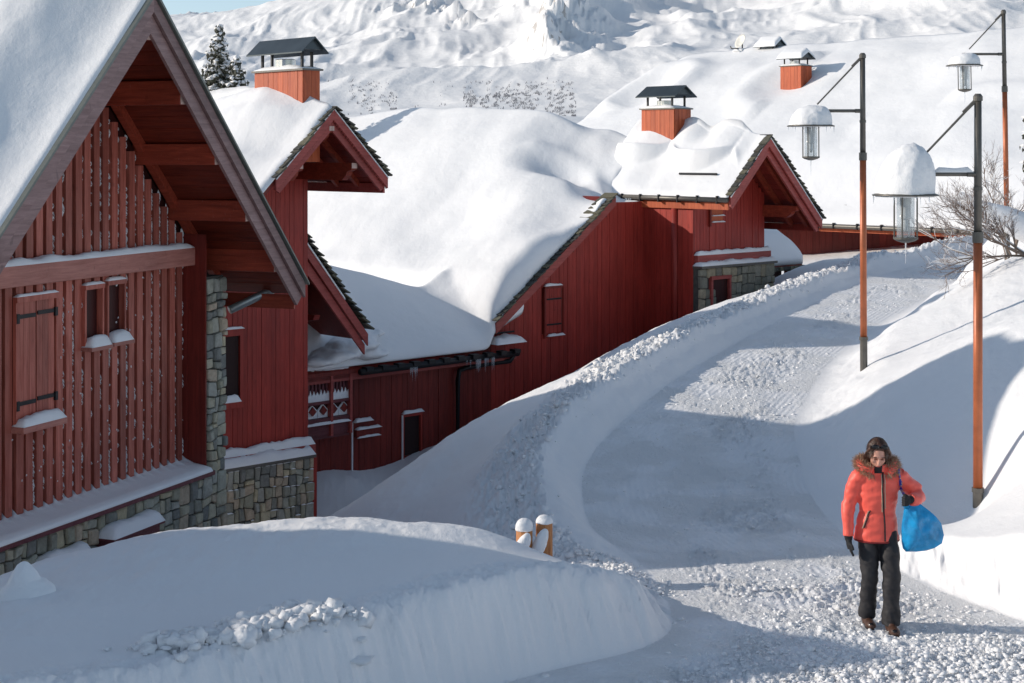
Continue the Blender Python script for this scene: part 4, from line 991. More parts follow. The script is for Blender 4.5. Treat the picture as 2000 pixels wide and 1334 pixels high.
# little hatch under the eaves
hx = (*[W.on(x, 410, pF)[0] for x in (1388, 1410)], W.on(1400, 434, pF)[1], W.on(1400, 395, pF)[1])
hh = part('hatch', W.box(hx[0], hx[1], pF, pF + .03, hx[2], hx[3]), M['orange'], ch3)
part('frame', joinvf([W.box(hx[0] - .08, hx[0] - .03, pF, pF + .06, hx[2] - .1, hx[3])]), M['red_dark'], hh)
for z_ in (hx[2] + .16, hx[2]): snow_strip(W, hx[0] - .03, hx[1] + .06, pF + .02, pF + .08, z_, .035, hh, seed=z_)
# roof of the wing
for sg, e in ((-1, eL), (1, eR)):
    p0 = -1.0 if sg < 0 else -6
    part('roof_slab', W.prism([(S3, Z3), (e, zr3(e)), (e, zr3(e) - .08), (S3, Z3 - .08)], p0, pb3 - .03), M['red_dark'], ch3)
    part('bargeboard', W.prism([(S3, Z3 + .03), (e, zr3(e) + .03), (e, zr3(e) - .20), (S3, Z3 - .20)], pb3, pb3 + .05), M['red_h'], ch3)
    part('inner_bargeboard', W.prism([(S3, Z3 - .20), (e - sg * .03, zr3(e) - .17), (e - sg * .15, zr3(e) - .27), (S3, Z3 - .42)], pb3 - .08, pb3 - .02), M['red_h'], ch3)
    nb = 12 if sg < 0 else 16
    for i in range(nb):
        a = S3 + (e - S3) * (i + .03) / nb; b_ = S3 + (e - S3) * (i + .96) / nb
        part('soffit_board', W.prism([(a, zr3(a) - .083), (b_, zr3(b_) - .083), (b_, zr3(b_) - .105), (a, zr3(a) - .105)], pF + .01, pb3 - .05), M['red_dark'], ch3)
    for p_ in (pF + .25, pF + .75): part('rafter', W.prism([(S3, Z3 - .11), (e - sg * .05, zr3(e - sg * .05) - .11), (e - sg * .05, zr3(e - sg * .05) - .25), (S3, Z3 - .25)], p_, p_ + .11), M['purlin'], ch3)
    slates(W, S3, Z3 + .04, e + sg * .04, zr3(e) + .04, pb3 - (.4 if sg > 0 else .06), pb3 + .10, ch3, 14 if sg < 0 else 22, rs, thick=.035, lift=.022 if sg > 0 else .012)
    part('snow_line', W.prism([(S3, Z3 + .055), (e, zr3(e) + .055), (e, zr3(e) + .03), (S3, Z3 + .03)], pb3 + .04, pb3 + .07), M['snow'], ch3)
a = W.on(1562, 402, pb3 - .12); b_ = W.on(1562, 425, pb3 - .12); purlin(W, a[0] - .08, a[1], .16, a[1] - b_[1], pF - .1, pb3 - .12, ch3, carve=True, grain=False)
a = W.on(1443, 360, pb3 - .12); purlin(W, a[0] + .05, a[1] - .05, .14, .2, pF - .1, pb3 - .12, ch3, grain=False)
purlin(W, S3, Z3 - .3, .14, .26, pF - .1, pb3 - .06, ch3, carve=True, grain=False, name='ridge_beam')
part('eaves_board', W.box(eR - .1, eR - .05, -3, pb3 - .02, zr3(eR) - .25, zr3(eR) - .08), M['red_dark'], ch3)
# left eaves gutter with clips and the orange board under it
gz3 = zr3(eL)
g3 = part('gutter', tube([W.W(eL - .07, -1.0, gz3 - .02), W.W(eL - .07, pb3, gz3 - .04)], .065, 10), M['dmetal'], ch3, smooth=True)
for i in range(6): part('bracket', W.box(eL - .15, eL + .02, -.6 + i * .62, -.57 + i * .62, gz3 - .13, gz3 + .06), M['black'], g3)
part('eaves_board', W.box(eL - .02, eL + .03, -.3, pb3 - .03, gz3 - .28, gz3 - .11), M['orange'], ch3)
icicles(W, [(eL - .13, -1 + rsi.choice((.1, .3, .55, .6, .65)) + rsi.uniform(-.1, .1), gz3 - .05, rsi.uniform(.08, .3)) for _ in range(16)], ch3, 1)
def regw(S, Q): return inter(S - (eL - .1), (eR + .02) - S, pb3 - .0 - Q, Q + 1.6)
def thw(S, Q):
    lf = .10 + .14 * sstep(.55, 1.2, S) * sstep(pb3 - .2, pb3 - 1.4, Q) + .16 * sstep(.2, -.8, Q)
    rt = .10 + .30 * sstep(pb3 - .35, pb3 - .9, Q)
    return np.where(S < S3, lf, rt)
def fzw(S, Q, X, Y):
    lobe = np.abs(np.sin(math.pi * (Q - .03) / 2.07)); edge = .98 - .52 * lobe ** .8      # curled drift edge above the thin slab
    vis = sstep(pb3 - .25, pb3 - .8, Q) * (S < S3 + .4)
    v = (.05 + .34 * lobe ** .7) * sstep(edge - .06, edge + .03, S) * vis * (.25 + .75 * np.exp(-np.clip(S - edge, 0, 3) / .28)) + .14 * np.exp(-((S - edge - .05) / .07) ** 2) * vis * lobe
    v = v + .08 * np.exp(-((Q - .35) / .3) ** 2) * sstep(.7, 1.2, S) * (S < S3 + .3) - .22 * np.exp(-((Q - 1.0) / .32) ** 2 - ((S - 1.5) / .5) ** 2)
    return v
sv = np.linspace(eL - .12, eR + .02, 150); pv = np.linspace(-1.6, pb3, 130)
roof_snow('wing_snow', W, sv, pv, regw, lambda S, Q: Z3 + .06 - abs(S - S3) * SL3, thw, ch3, roll=.22, undul=.15, fz=fzw)
part('snow_guard', tube([W.W(.32, .9, zr3(.32) + .2), W.W(.32, 2.1, zr3(.32) + .2)], .03, 6), M['black'], ch3)
# chimneys
cp3 = W.side(1317, 213, SC3 - .0 - .33)
chimney('chimney', W, SC3, PC3, cp3[1] - .95, .66, 1.12, .95, .36, 'orange board chimney with dark sheet cap above the stone porch of the middle chalet', 'board chimneys on the roofs', bury=1.5)
pc2 = -1.8
cp2 = c2.side(592, 137, S2 - .19)
chimney('chimney', c2, S2, cp2[0] - .78, cp2[1] - .5, .38, 1.56, .5, .36, 'orange board chimney with dark sheet cap on the narrow chalet behind the nearest gable', 'board chimneys on the roofs', bury=1.2)
# ---- lower gable and balcony belonging to chalet 2
lg = -.15; q0 = c2.on(605, 487, lg); q1 = c2.on(716, 650, lg); sl = (q0[1] - q1[1]) / (q1[0] - q0[0]); zlg = lambda s: q0[1] - (s - q0[0]) * sl
tS = q0[0] - 1.3
part('roof_slab', c2.prism([(tS, zlg(tS) - .06), (q1[0], q1[1] - .06), (q1[0], q1[1] - .16), (tS, zlg(tS) - .16)], lg - 4.5, lg - .02), M['red_dark'], ch2)
part('bargeboard', c2.prism([(tS, zlg(tS) - .02), (q1[0], q1[1] - .02), (q1[0], q1[1] - .26), (tS, zlg(tS) - .26)], lg, lg + .05), M['red_h'], ch2)
part('inner_bargeboard', c2.prism([(tS, zlg(tS) - .27), (q1[0] - .03, q1[1] - .24), (q1[0] - .03, q1[1] - .44), (tS, zlg(tS) - .60)], lg - .08, lg - .02), M['red_h'], ch2)
slates(c2, tS, zlg(tS) + .02, q1[0] + .03, q1[1] + .02, lg - .35, lg + .10, ch2, 26, rs, thick=.03, lift=.028)
part('snow_line', c2.prism([(tS, zlg(tS) + .012), (q1[0] - .6, q1[1] + .6 * sl + .012), (q1[0] - .6, q1[1] + .6 * sl - .03), (tS, zlg(tS) - .03)], lg + .05, lg + .075), M['snow'], ch2)
sv = np.linspace(tS, q1[0] + .0, 40); pv = np.linspace(lg - 4.5, lg - .3, 60)
roof_snow('lower_roof_snow', c2, sv, pv, lambda S, Q: inter(S - tS + .3, q1[0] + .02 - S, lg - .28 - Q, Q - lg + 4.5), lambda S, Q: q0[1] + .0 - (S - q0[0]) * sl, lambda S, Q: .42 + .1 * S, ch2, roll=.25)
part('recess_wall', c2.box(.0, .9, -1.6, -1.5, -8, -1.5), M['void'], ch2)
for k in (0,):
    a = c2.on(650, 612, lg - .1); part('bracket', c2.prisms([(-1.5, a[1]), (lg - .05, a[1]), (lg - .10, a[1] - .10), (lg - .45, a[1] - .16), (lg - .7, a[1] - .42), (-1.5, a[1] - .6)], .30, .44), M['red_dark'], ch2)
# balcony (on the long chalet's wall plane)
bal = part('balcony', W.box(sL + .2, W.on(683, 800, .35)[0], -.02, .32, W.on(640, 845, .35)[1] - .12, W.on(640, 845, .35)[1]), M['red_plum'], ch3, label='carved wooden balcony front with snow in its diamonds')
b0, b1 = W.on(600, 800, .35)[0], W.on(682, 800, .35)[0]
zy = lambda y: W.on(645, y, .35)[1]
part('top_rail', W.box(b0 - .6, b1 + .03, .28, .42, zy(741), zy(730)), M['red_h'], bal)
part('middle_rail', W.box(b0 - .6, b1, .30, .40, zy(787), zy(781)), M['red_plum'], bal)
part('bottom_rail', W.box(b0 - .6, b1, .28, .42, zy(822), zy(814)), M['red_plum'], bal)
part('lower_board', W.box(b0 - .6, b1, .29, .37, zy(848), zy(826)), M['red_plum'], bal)
part('backing', W.box(b0 - .6, b1 - .02, .26, .285, zy(848), zy(730)), M['c1_back'], bal)
for s_ in (b0 - .1, (b0 + b1) / 2, b1 - .04): part('post', W.box(s_, s_ + .06, .30, .44, zy(850), zy(730)), M['red_h'], bal)
nb = 12
for i in range(nb):
    a = b0 + (b1 - b0) * (i + .25) / nb
    part('baluster', W.box(a, a + .05, .30, .35, zy(781), zy(741)), M['red_plum'], bal)
    part('snow_point', W.prism([(a - .03, zy(783)), (a + .075, zy(783)), (a + .07, zy(768)), (a + .045, zy(758 + (i % 3) * 2)), (a + .02, zy(766)), (a - .02, zy(770))], .352, .375), M['snow'], bal)
for i in range(4):
    a = b0 + (b1 - b0) * (i + .5) / 4; hw_ = (b1 - b0) / 8 * .95; zc = zy(800); hh_ = (zy(787) - zy(814)) / 2
    part('snow_panel', W.prism([(a - hw_, zc - hh_), (a + hw_, zc - hh_), (a + hw_, zc + hh_ * .1), (a, zc + hh_), (a - hw_, zc + hh_ * .1)], .30, .33), M['snow'], bal)
    part('diamond', W.prism([(a, zc - hh_ * .62), (a + hw_ * .72, zc), (a, zc + hh_ * .72), (a - hw_ * .72, zc)], .33, .37), M['red_dark'], bal)
snow_strip(W, b0 - .5, b1 - .02, .3, .46, zy(826), .05, bal, seed=3)
snow_strip(W, b0 - .5, b1 + .02, .05, .44, zy(730), .16, bal, seed=6)
# heap of snow sliding off between the roofs, above the balcony
hv = []; 
for (px, py, D_, r) in ((690, 672, 32.3, .35), (655, 692, 31.9, .34), (625, 705, 31.6, .30), (700, 650, 32.9, .36), (670, 640, 33.0, .25), (720, 690, 32.6, .28)):
    c_ = P(px, py, D_); bm = bmesh.new(); bmesh.ops.create_icosphere(bm, subdivisions=3, radius=1); hv.append(([c_ + Vector((v.co.x * r * 1.7, v.co.y * r * 1.7, v.co.z * r * .40)) for v in bm.verts], [tuple(v.index for v in f_.verts) for f_ in bm.faces])); bm.free()
me = remesh(joinvf(hv), .05, 16, 'heap'); displace(me, .05, 1.8, 2)
put('snow_heap', me, M['snow'], ch3, smooth=True)

# ================================================================== CHALET 4 (far right, very large roof)
c4 = Frame(AV, 1700, 52)
ch4 = thing('chalet', c4.W(0, 0, -5), 'farthest chalet, right of centre, almost buried under a vast smooth snow roof', 'chalet')
# here s runs up the roof (away), p toward the viewer's right; eaves at s = 0
eS = c4.side(1700, 441, 0); zE4 = eS[1]; m4 = .60; RS = 10.8
PR = 24; PLf = -18.8
part('wall', c4.box(1.95, 16, PLf + .5, PR, -7, zE4 + .2), M['red_dark'], ch4)
part('roof_slab', c4.prism([(0, zE4), (RS, zE4 + m4 * RS), (2 * RS, zE4), (2 * RS, zE4 - .1), (RS, zE4 + m4 * RS - .1), (0, zE4 - .1)], PLf, PR), M['red_dark'], ch4)
part('gutter', tube([c4.W(-.1, PLf, zE4 - .06), c4.W(-.1, PR, zE4 - .06)], .08, 8), M['dmetal'], ch4, smooth=True)
for i in range(16): part('bracket', c4.box(-.2, .02, -9 + i * .95, -8.96 + i * .95, zE4 - .14, zE4 + .06), M['black'], ch4)
part('eaves_board', c4.box(.05, .1, PLf, PR, zE4 - .26, zE4 - .16), M['orange'], ch4)
n = 60
for i in range(n):
    a = -9 + i * .28; plank('plank', c4, 1.91, 1.95, a + .004, a + .276, -6, zE4 + .1, M['red'] if a > -1 else M['red_dark'], ch4)
pv = np.linspace(PLf - .1, PR, 150); sv = np.linspace(-.12, 2 * RS, 110)
def fz4(S, Q, X, Y):
    v = .55 * fbm(S * .13 + 3, Q * .10, 2) * sstep(.5, 3, S)
    v = v - .35 * np.exp(-((S - RS) / 1.6) ** 2) - 1.1 * sstep(PLf + 3.0, PLf - .3, Q) ** 2 * sstep(RS * .2, RS, S)
    r_ = np.hypot(S - SC4, Q - PC4); v = v - .30 * np.exp(-(r_ / .9) ** 2) + .25 * np.exp(-((r_ - 2.0) / .6) ** 2) * (Q < PC4)
    r_ = np.hypot((S - 6.7) * .8, Q - PLf - 2.9); v = v - .35 * np.exp(-(r_ / 1.1) ** 2) + .35 * np.exp(-((r_ - 1.9) / .6) ** 2) * (S > 5.5)
    v = v + .18 * np.exp(-((S - 5.6 - .12 * Q) / .5) ** 2) * (Q > 0)
    return v
# chimney position on the slope: solve along the ray
def onroof(px, py):
    best = None
    for i in range(0, 1100):
        s_ = i * .01; p_, z_ = c4.side(px, py, s_)
        d_ = abs(z_ - (zE4 + m4 * s_ + .8))
        if best is None or d_ < best[0]: best = (d_, s_, p_)
    return best[1], best[2]
SC4, PC4 = onroof(1545, 180)
roof_snow('roof_snow', c4, sv, pv, lambda S, Q: inter(S + .12, 2 * RS - S, Q - PLf + .1, PR - Q), lambda S, Q: zE4 + .03 + m4 * (RS - abs(S - RS)), lambda S, Q: .25 + .75 * sstep(0, 2.2, S), ch4, roll=.55, undul=.08, fz=fz4)
for px, y in ((1800, 430), (1640, 418)): 
    s_, p_ = .5, c4.side(px, y, .5)[0]; part('snow_guard', tube([c4.W(.5, p_ - .5, zE4 + .62), c4.W(.5, p_ + .3, zE4 + .64)], .03, 5), M['dmetal'], ch4)
chimney('chimney', c4, SC4 + .2, PC4 + .1, zE4 + m4 * SC4 + 1.55, .72, 1.02, .30, .33, 'small orange chimney half sunk in the snow of the farthest roof, snow on its cap', 'board chimneys on the roofs', snowcap=.18, bury=2.2)
s5, p5 = RS + .3, c4.side(1505, 90, RS)[0]
chimney('chimney', c4, RS, p5, c4.side(1505, 112, RS)[1], .7, .95, .05, .42, 'dark pitched chimney cap with snow on top, on the ridge of the farthest roof', 'board chimneys on the roofs', snowcap=.16, flue=False)
# satellite dish
dc = c4.W(RS, c4.side(1448, 84, RS)[0], c4.side(1448, 82, RS)[1])
dish = thing('satellite_dish', dc - Vector((0, 0, .6)), 'white satellite dish on the ridge of the farthest roof, left of the snowy chimney cap', 'satellite dish')
me = mesh('dish', *lathe((0, 0, 0), [(.02, .0), (.15, .01), (.28, .04), (.36, .09), (.36, .10), (.27, .055), (.02, .02)], 24))
rot = Matrix.Rotation(R(62), 4, 'X') @ Matrix.Scale(.8, 4, (1, 0, 0)); rz = Matrix.Rotation(R(-55), 4, 'Z')
me.transform(Matrix.Translation(dc) @ rz @ rot); put('dish', fixn(me), plain('dish_white', (.7, .68, .62), .5), dish, smooth=True)
part('mast', tube([dc + Vector((.05, .05, -.9)), dc + Vector((.05, .05, 0))], .035, 6), M['dmetal'], dish)
part('feed_arm', tube([dc + Vector((0, 0, -.3)), dc + Vector((-.5, -.35, -.32)), dc + Vector((-.55, -.4, -.22))], .03, 6), M['dmetal'], dish)
snow_strip(c4, RS - .3, RS + .3, c4.side(1448, 84, RS)[0] - .3, c4.side(1448, 84, RS)[0] + .3, dc.z - .42, .12, dish)
# ================================================================== little snowed-in shelter right of the porch
shd = Frame(AV, 1489, 43)
sh_ = thing('shelter', shd.W(.8, 0, -4.5), 'low shelter with a thick white snow hood, just right of the stone porch', 'shelter')
z0 = shd.on(1500, 521)[1]
part('wall', shd.box(-.6, 1.3, -2.2, -.3, -5, z0 + .3), M['c1_back'], sh_)
part('roof_slab', shd.prisms([(.1, z0), (-2.2, z0 + 1.3), (-2.2, z0 + 1.22), (.1, z0 - .08)], -1, 1.75), M['red_dark'], sh_)
sv = np.linspace(-1.0, 1.82, 50); pv = np.linspace(-2.3, .16, 50)
roof_snow('roof_snow', shd, sv, pv, lambda S, Q: inter(1.8 - S, .15 - Q, Q + 2.3, S + 1.0), lambda S, Q: z0 + .02 + .565 * (.1 - Q), lambda S, Q: .62 + 0 * S, sh_, roll=.55, undul=.05)
rs = random.Random(9)
for i in range(14):
    a = -.5 + i * .17; part('slate', shd.box(a, a + .15, -.1, .20 + rs.uniform(0, .05), z0 - .10 - rs.uniform(0, .06), z0 - .02), M['slate'], sh_)
part('post', shd.box(1.35, 1.45, -.25, -.15, -5, z0), M['red_dark'], sh_)

# ================================================================== unseen chalet added left of the frame, roof line shaped for its shade
nb_ = Frame((.358, .934), 65, 18.6)
def shade_chalet(x, y, yaw, prof, zg, ln, label):
    # prof: roof line in (s, z) from the left eave over the ridge to the right eave
    fr = Frame((math.cos(yaw), math.sin(yaw)), 1000, 10); fr.o = Vector((x, y)); t = thing('chalet', fr.W(0, 0, zg), label, 'chalet')
    part('wall', fr.prism([(prof[0][0] + .3, zg - 2), (prof[-1][0] - .3, zg - 2), (prof[-1][0] - .3, prof[-1][1] - .1)] + [(s_, z_ - .15) for s_, z_ in prof[-2:0:-1]] + [(prof[0][0] + .3, prof[0][1] - .1)], -ln, 0), M['red_dark'], t)
    part('roof', fr.prism(list(prof) + [(s_, z_ - .12) for s_, z_ in prof[::-1]], -ln, .8), M['red_dark'], t)
    xs = [q[0] for q in prof]; zs = [q[1] for q in prof]
    roof_snow('roof_snow', fr, np.linspace(xs[0], xs[-1], 60), np.linspace(-ln, .8, 40), lambda S, Q: inter(S - xs[0], xs[-1] - S, .8 - Q, Q + ln), lambda S, Q: np.interp(S, xs, zs) + .02, lambda S, Q: .14 + 0 * S, t, roll=.2)
    return t
shade_chalet(-9.9, 13.35, math.atan2(.98, .2), [(-9, -.30), (-2.9, -.34), (-2.3, -.50), (-1.5, -.50), (0, .66), (.65, .34)], -4.6, 6, 'unseen red chalet added beyond the left edge of the picture, its roof line shaped to shade the lane')
# ================================================================== street lamps
def lamp(px, py, D, capw, caph, label, tall=4.62, seed=0, lean=0.0):
    b = P(px, py, D); t = thing('street_lamp', b, label, 'street lamp', 'street lamps along the lane')
    def w_(x, z, y=0): return b + Vector((x + lean * z, y, z))
    part('base_sleeve', tube([w_(0, -1.2), w_(0, .23), w_(0, .25)], [.056, .056, .05], 14), M['dmetal'], t, smooth=False)
    part('base_collar', tube([w_(0, .22), w_(0, .27)], .066, 14), M['dmetal'], t)
    part('lower_post', tube([w_(0, .25), w_(0, 3.02)], [.052, .050], 16), M['rust'], t, smooth=True)
    part('collar', tube([w_(0, 2.98), w_(0, 3.10)], .060, 14), M['dmetal'], t)
    part('upper_post', tube([w_(0, 3.06), w_(0, 4.58)], [.044, .040], 14), M['dmetal'], t, smooth=True)
    part('post_ring', tube([w_(0, 3.56), w_(0, 3.60)], .050, 14), M['dmetal'], t)
    part('post_cap', tube([w_(0, 4.55), w_(0, 4.60), w_(0, 4.63)], [.052, .052, .03], 14), M['dmetal'], t)
    lx = -.80; az = 3.74
    part('arm', tube([w_(0, az), w_(lx, az)], .026, 10), M['dmetal'], t, smooth=True)
    part('arm_sleeve', tube([w_(-.02, az), w_(-.12, az)], .032, 10), M['dmetal'], t)
    part('stay_rod', tube([w_(-.02, 4.56), w_(-.10, 4.47), w_(lx + .1, az + .10)], [.022, .014, .012], 8), M['dmetal'], t)
    part('stay_clamp', tube([w_(-.02, 4.56), w_(-.16, 4.42)], .022, 8), M['dmetal'], t)
    part('shade', lathe(w_(lx, 3.50), [(.36, 0), (.365, .012), (.20, .07), (.09, .12), (.05, .24), (.05, .26), (.0, .26)], 28), M['dmetal'], t, smooth=True)
    lan = part('lantern_glass', lathe(w_(lx, 3.04), [(.095, 0), (.098, .005), (.098, .45), (.094, .45), (.094, .006)], 24), M['glass'], t, smooth=True)
    part('bottom_plate', lathe(w_(lx, 3.00), [(.03, -.02), (.10, .0), (.135, .02), (.135, .04), (.0, .045)], 20), M['dmetal'], t)
    for k in range(4):
        a = math.pi / 4 + k * math.pi / 2 + .25
        part('lantern_rod', tube([w_(lx + .128 * math.cos(a), 3.02, .128 * math.sin(a)), w_(lx + .128 * math.cos(a), 3.52, .128 * math.sin(a))], .0095, 6), M['dmetal'], t)
    part('reflector', lathe(w_(lx, 3.24), [(.052, 0), (.056, .02), (.056, .16), (.062, .17), (.062, .24), (.07, .26), (.0, .265)], 18), M['frost'], t, smooth=True)
    part('lamp_bulb', lathe(w_(lx, 3.10), [(.01, 0), (.028, .03), (.030, .12), (.02, .15), (.0, .15)], 14), M['frost'], t, smooth=True)
    # snow: lopsided cap on the shade, ridge along the arm
    bm = bmesh.new(); bmesh.ops.create_icosphere(bm, subdivisions=5, radius=1)
    for v in bm.verts:
        x, y, z = v.co; z0 = max(z, -.12)
        prof = (1 - max(0, z0) ** 2) ** .5
        ff = math.sqrt((1 - z0 ** 2.8) / (1 - z0 * z0)) if 0 < z0 < .99 else 1
        px_ = x * capw * ff; py_ = y * capw * ff; pz = max(z, -.03) * caph
        sh = -.17 * capw + .20 * capw * (pz / caph) ** 1.6 if pz > 0 else -.17 * capw
        n_ = mnoise.fractal(Vector((x, y, z)) * 1.4 + Vector((seed, 0, 0)), .7, 2, 4)
        n2_ = mnoise.fractal(Vector((x, y, z)) * 9 + Vector((seed, 0, 0)), .7, 2, 3)
        k = 1 + .04 * n_ + .018 * n2_
        v.co = w_(lx + px_ * k * (1.0 if x < 0 else .92) + sh + .06, 3.505 + pz * k, py_ * k)
    me = bpy.data.meshes.new('snow_cap'); bm.to_mesh(me); bm.free(); put('snow_cap', me, M['snow'], t, smooth=True)
    fr = Frame((1, 0), 1000, 10); fr.o = Vector((b.x, b.y))
    if seed == 1: snow_strip(fr, lx + .3, -.05, -.024, .024, b.z + az + .018, .05, t, seed=seed)
    rs_ = random.Random(seed); acc = []
    for k in range(9):
        a = rs_.uniform(0, 6.28); c_ = w_(lx + .35 * math.cos(a), 3.50, .35 * math.sin(a)); ln = rs_.uniform(.03, .12); acc.append(tube([c_, c_ - Vector((0, 0, ln))], [.008, .001], 5))
    c_ = w_(lx, 2.99); acc.append(tube([c_, c_ - Vector((0, 0, .25))], [.01, .001], 5))
    part('icicles', joinvf(acc), M['ice'], t, kind='stuff')
    return t
lamp(1910, 1000, 17.0, .335, .56, 'nearest street lamp with a tall snow dome on its shade', seed=1)
lamp(1687, 692, 23.6, .335, .33, 'leftmost of the three street lamps, standing at the edge of the trodden lane', seed=2, lean=-.004)
lamp(1967, 470, 30.8, .32, .26, 'farthest street lamp at the upper right, its foot hidden by the bare shrub', seed=3, lean=-.016)

# ================================================================== snow-capped fence posts
def post(px, py, D, r, h, label, cap, arm=None):
    b = P(px, py, D); g = gz(b.x, b.y); top = b.z
    t = thing('fence_post', Vector((b.x, b.y, g)), label, 'post', 'wooden posts at the bend')
    me = mesh('log', *tube([Vector((b.x, b.y, g - .4)), Vector((b.x, b.y, top - .3)), Vector((b.x, b.y, top - .02)), Vector((b.x, b.y, top))], [r, r, r * .98, r * .8], 18))
    put('log', me, M['log'], t, smooth=True)
    bm = bmesh.new(); bmesh.ops.create_icosphere(bm, subdivisions=4, radius=1)
    for v in bm.verts:
        z = max(v.co.z, -.1); v.co = b + Vector((v.co.x * r * 1.04, v.co.y * r * 1.04, z * cap - .01))
    me = bpy.data.meshes.new('snow_cap'); bm.to_mesh(me); bm.free(); displace(me, .012, 5, px); put('snow_cap', me, M['snow'], t, smooth=True)
    if arm:
        c0, c1_ = Vector(arm[0]) + b, Vector(arm[1]) + b
        part('rail_stub', tube([c0 + Vector((0, .06, -.03)), c1_ + Vector((0, .06, -.03))], .045, 12), M['log'], t)
        bm = bmesh.new(); bmesh.ops.create_icosphere(bm, subdivisions=4, radius=1)
        q = (c1_ - c0); ln = q.length / 2 + .04; rotm = q.to_track_quat('Z', 'Y').to_matrix()
        for v in bm.verts:
            w__ = Vector((v.co.x * .055, v.co.y * .06, v.co.z * ln)); w__.x *= 1 + .1 * v.co.z; v.co = (c0 + c1_) / 2 + rotm @ w__
        me = bpy.data.meshes.new('rail_snow'); bm.to_mesh(me); bm.free(); displace(me, .015, 5, 3); put('rail_snow', me, M['snow'], t, smooth=True)
post(1063, 1017, 15.0, .083, .5, 'taller of two snow-capped wooden posts at the road bend', .075, ((.0, -.12, -.10), (-.10, -.14, -.32)))
post(1024, 1031, 14.9, .082, .4, 'shorter of two snow-capped wooden posts at the road bend', .10, ((.02, -.11, -.06), (-.06, -.13, -.25)))
# snow-covered stump / boundary stone, far left
b = P(47, 1160, 12.3); bm = bmesh.new(); bmesh.ops.create_icosphere(bm, subdivisions=5, radius=1)
for v in bm.verts:
    z = v.co.z; r = math.hypot(v.co.x, v.co.y); k = 1 - .35 * max(0, z); sk = .06 * max(0, -z * 2 + .3)
    v.co = b + Vector((v.co.x * (.155 * k + sk * 1.4) + (.05 if v.co.x > 0 and z < .3 else 0) * (1 - abs(z)), v.co.y * (.15 * k + sk), .05 + z * .21))
me = bpy.data.meshes.new('m'); bm.to_mesh(me); bm.free(); displace(me, .012, 4, 8)
st = thing('marker_stone', b - Vector((0, 0, .2)), 'cone-shaped snow cap over a low marker stone at the lower left edge', 'marker stone')
put('snow_cap', me, M['snow'], st, smooth=True)
part('stone', lathe(b + Vector((-.02, 0, -.25)), [(.175, 0), (.175, .255), (.16, .28), (.0, .28)], 20), M['log'], st)

# ================================================================== snowy conifer behind the narrow chalet
def conifer(bx, by, bz, h, r, n, seed, label, lean=0, sec=None):
    rs = random.Random(seed); t = thing('conifer', Vector((bx, by, bz)), label, 'conifer', None)
    part('trunk', tube([Vector((bx, by, bz)), Vector((bx + lean, by, bz + h))], [.16, .02], 8), M['bark'], t)
    LV = []; LF = []; SV = []; SF = []
    def blob(Vv, Ff, c, rx, ry, rz_, jit):
        k = len(Vv); pts = [(1, 0, 0), (-1, 0, 0), (0, 1, 0), (0, -1, 0), (0, 0, 1), (0, 0, -1)]
        for p in pts: Vv.append(c + Vector((p[0] * rx * rs.uniform(1 - jit, 1 + jit), p[1] * ry * rs.uniform(1 - jit, 1 + jit), p[2] * rz_ * rs.uniform(1 - jit, 1 + jit))))
        for f_ in ((0, 2, 4), (2, 1, 4), (1, 3, 4), (3, 0, 4), (2, 0, 5), (1, 2, 5), (3, 1, 5), (0, 3, 5)): Ff.append(tuple(k + i for i in f_))
    for i in range(n):
        u = rs.random() ** .8; z = h * (1 - u); rad = r * (u ** .85) * rs.uniform(.55, 1.1); a = rs.uniform(0, 2 * math.pi)
        m_ = max(2, int(rad / .12))
        for j in range(m_):
            q = (j + 1) / m_; c = Vector((bx + lean * (z / h) + math.cos(a) * rad * q, by + math.sin(a) * rad * q, bz + z - .22 * rad * q * q + rs.uniform(-.03, .03)))
            for _ in range(4):
                d = Vector((rs.uniform(-.1, .1), rs.uniform(-.1, .1), rs.uniform(-.10, .05))); blob(LV, LF, c + d, .035, .035, .06, .6)
            if rs.random() < .8: blob(SV, SF, c + Vector((0, 0, .07)), .10, .10, .05, .6)
    part('foliage', (LV, LF), M['conifer'], t); part('snow_load', (SV, SF), M['snow_clod'], t, smooth=True)
b = P(428, 300, 47)
conifer(b.x, b.y, -1.0, 4.85, 1.6, 420, 2, 'snow-laden conifer standing behind the narrow chalet, left of its chimney', .0)
b = P(462, 300, 46.5); conifer(b.x, b.y, -1.2, 4.1, 1.35, 300, 5, 'lower lopsided snowy conifer beside the taller one, nearest the chimney', .0)
b = P(2042, 300, 36); conifer(b.x, b.y, -.5, 3.1, .62, 130, 8, 'snow-crusted conifer branch tips at the right edge of the picture', .0)

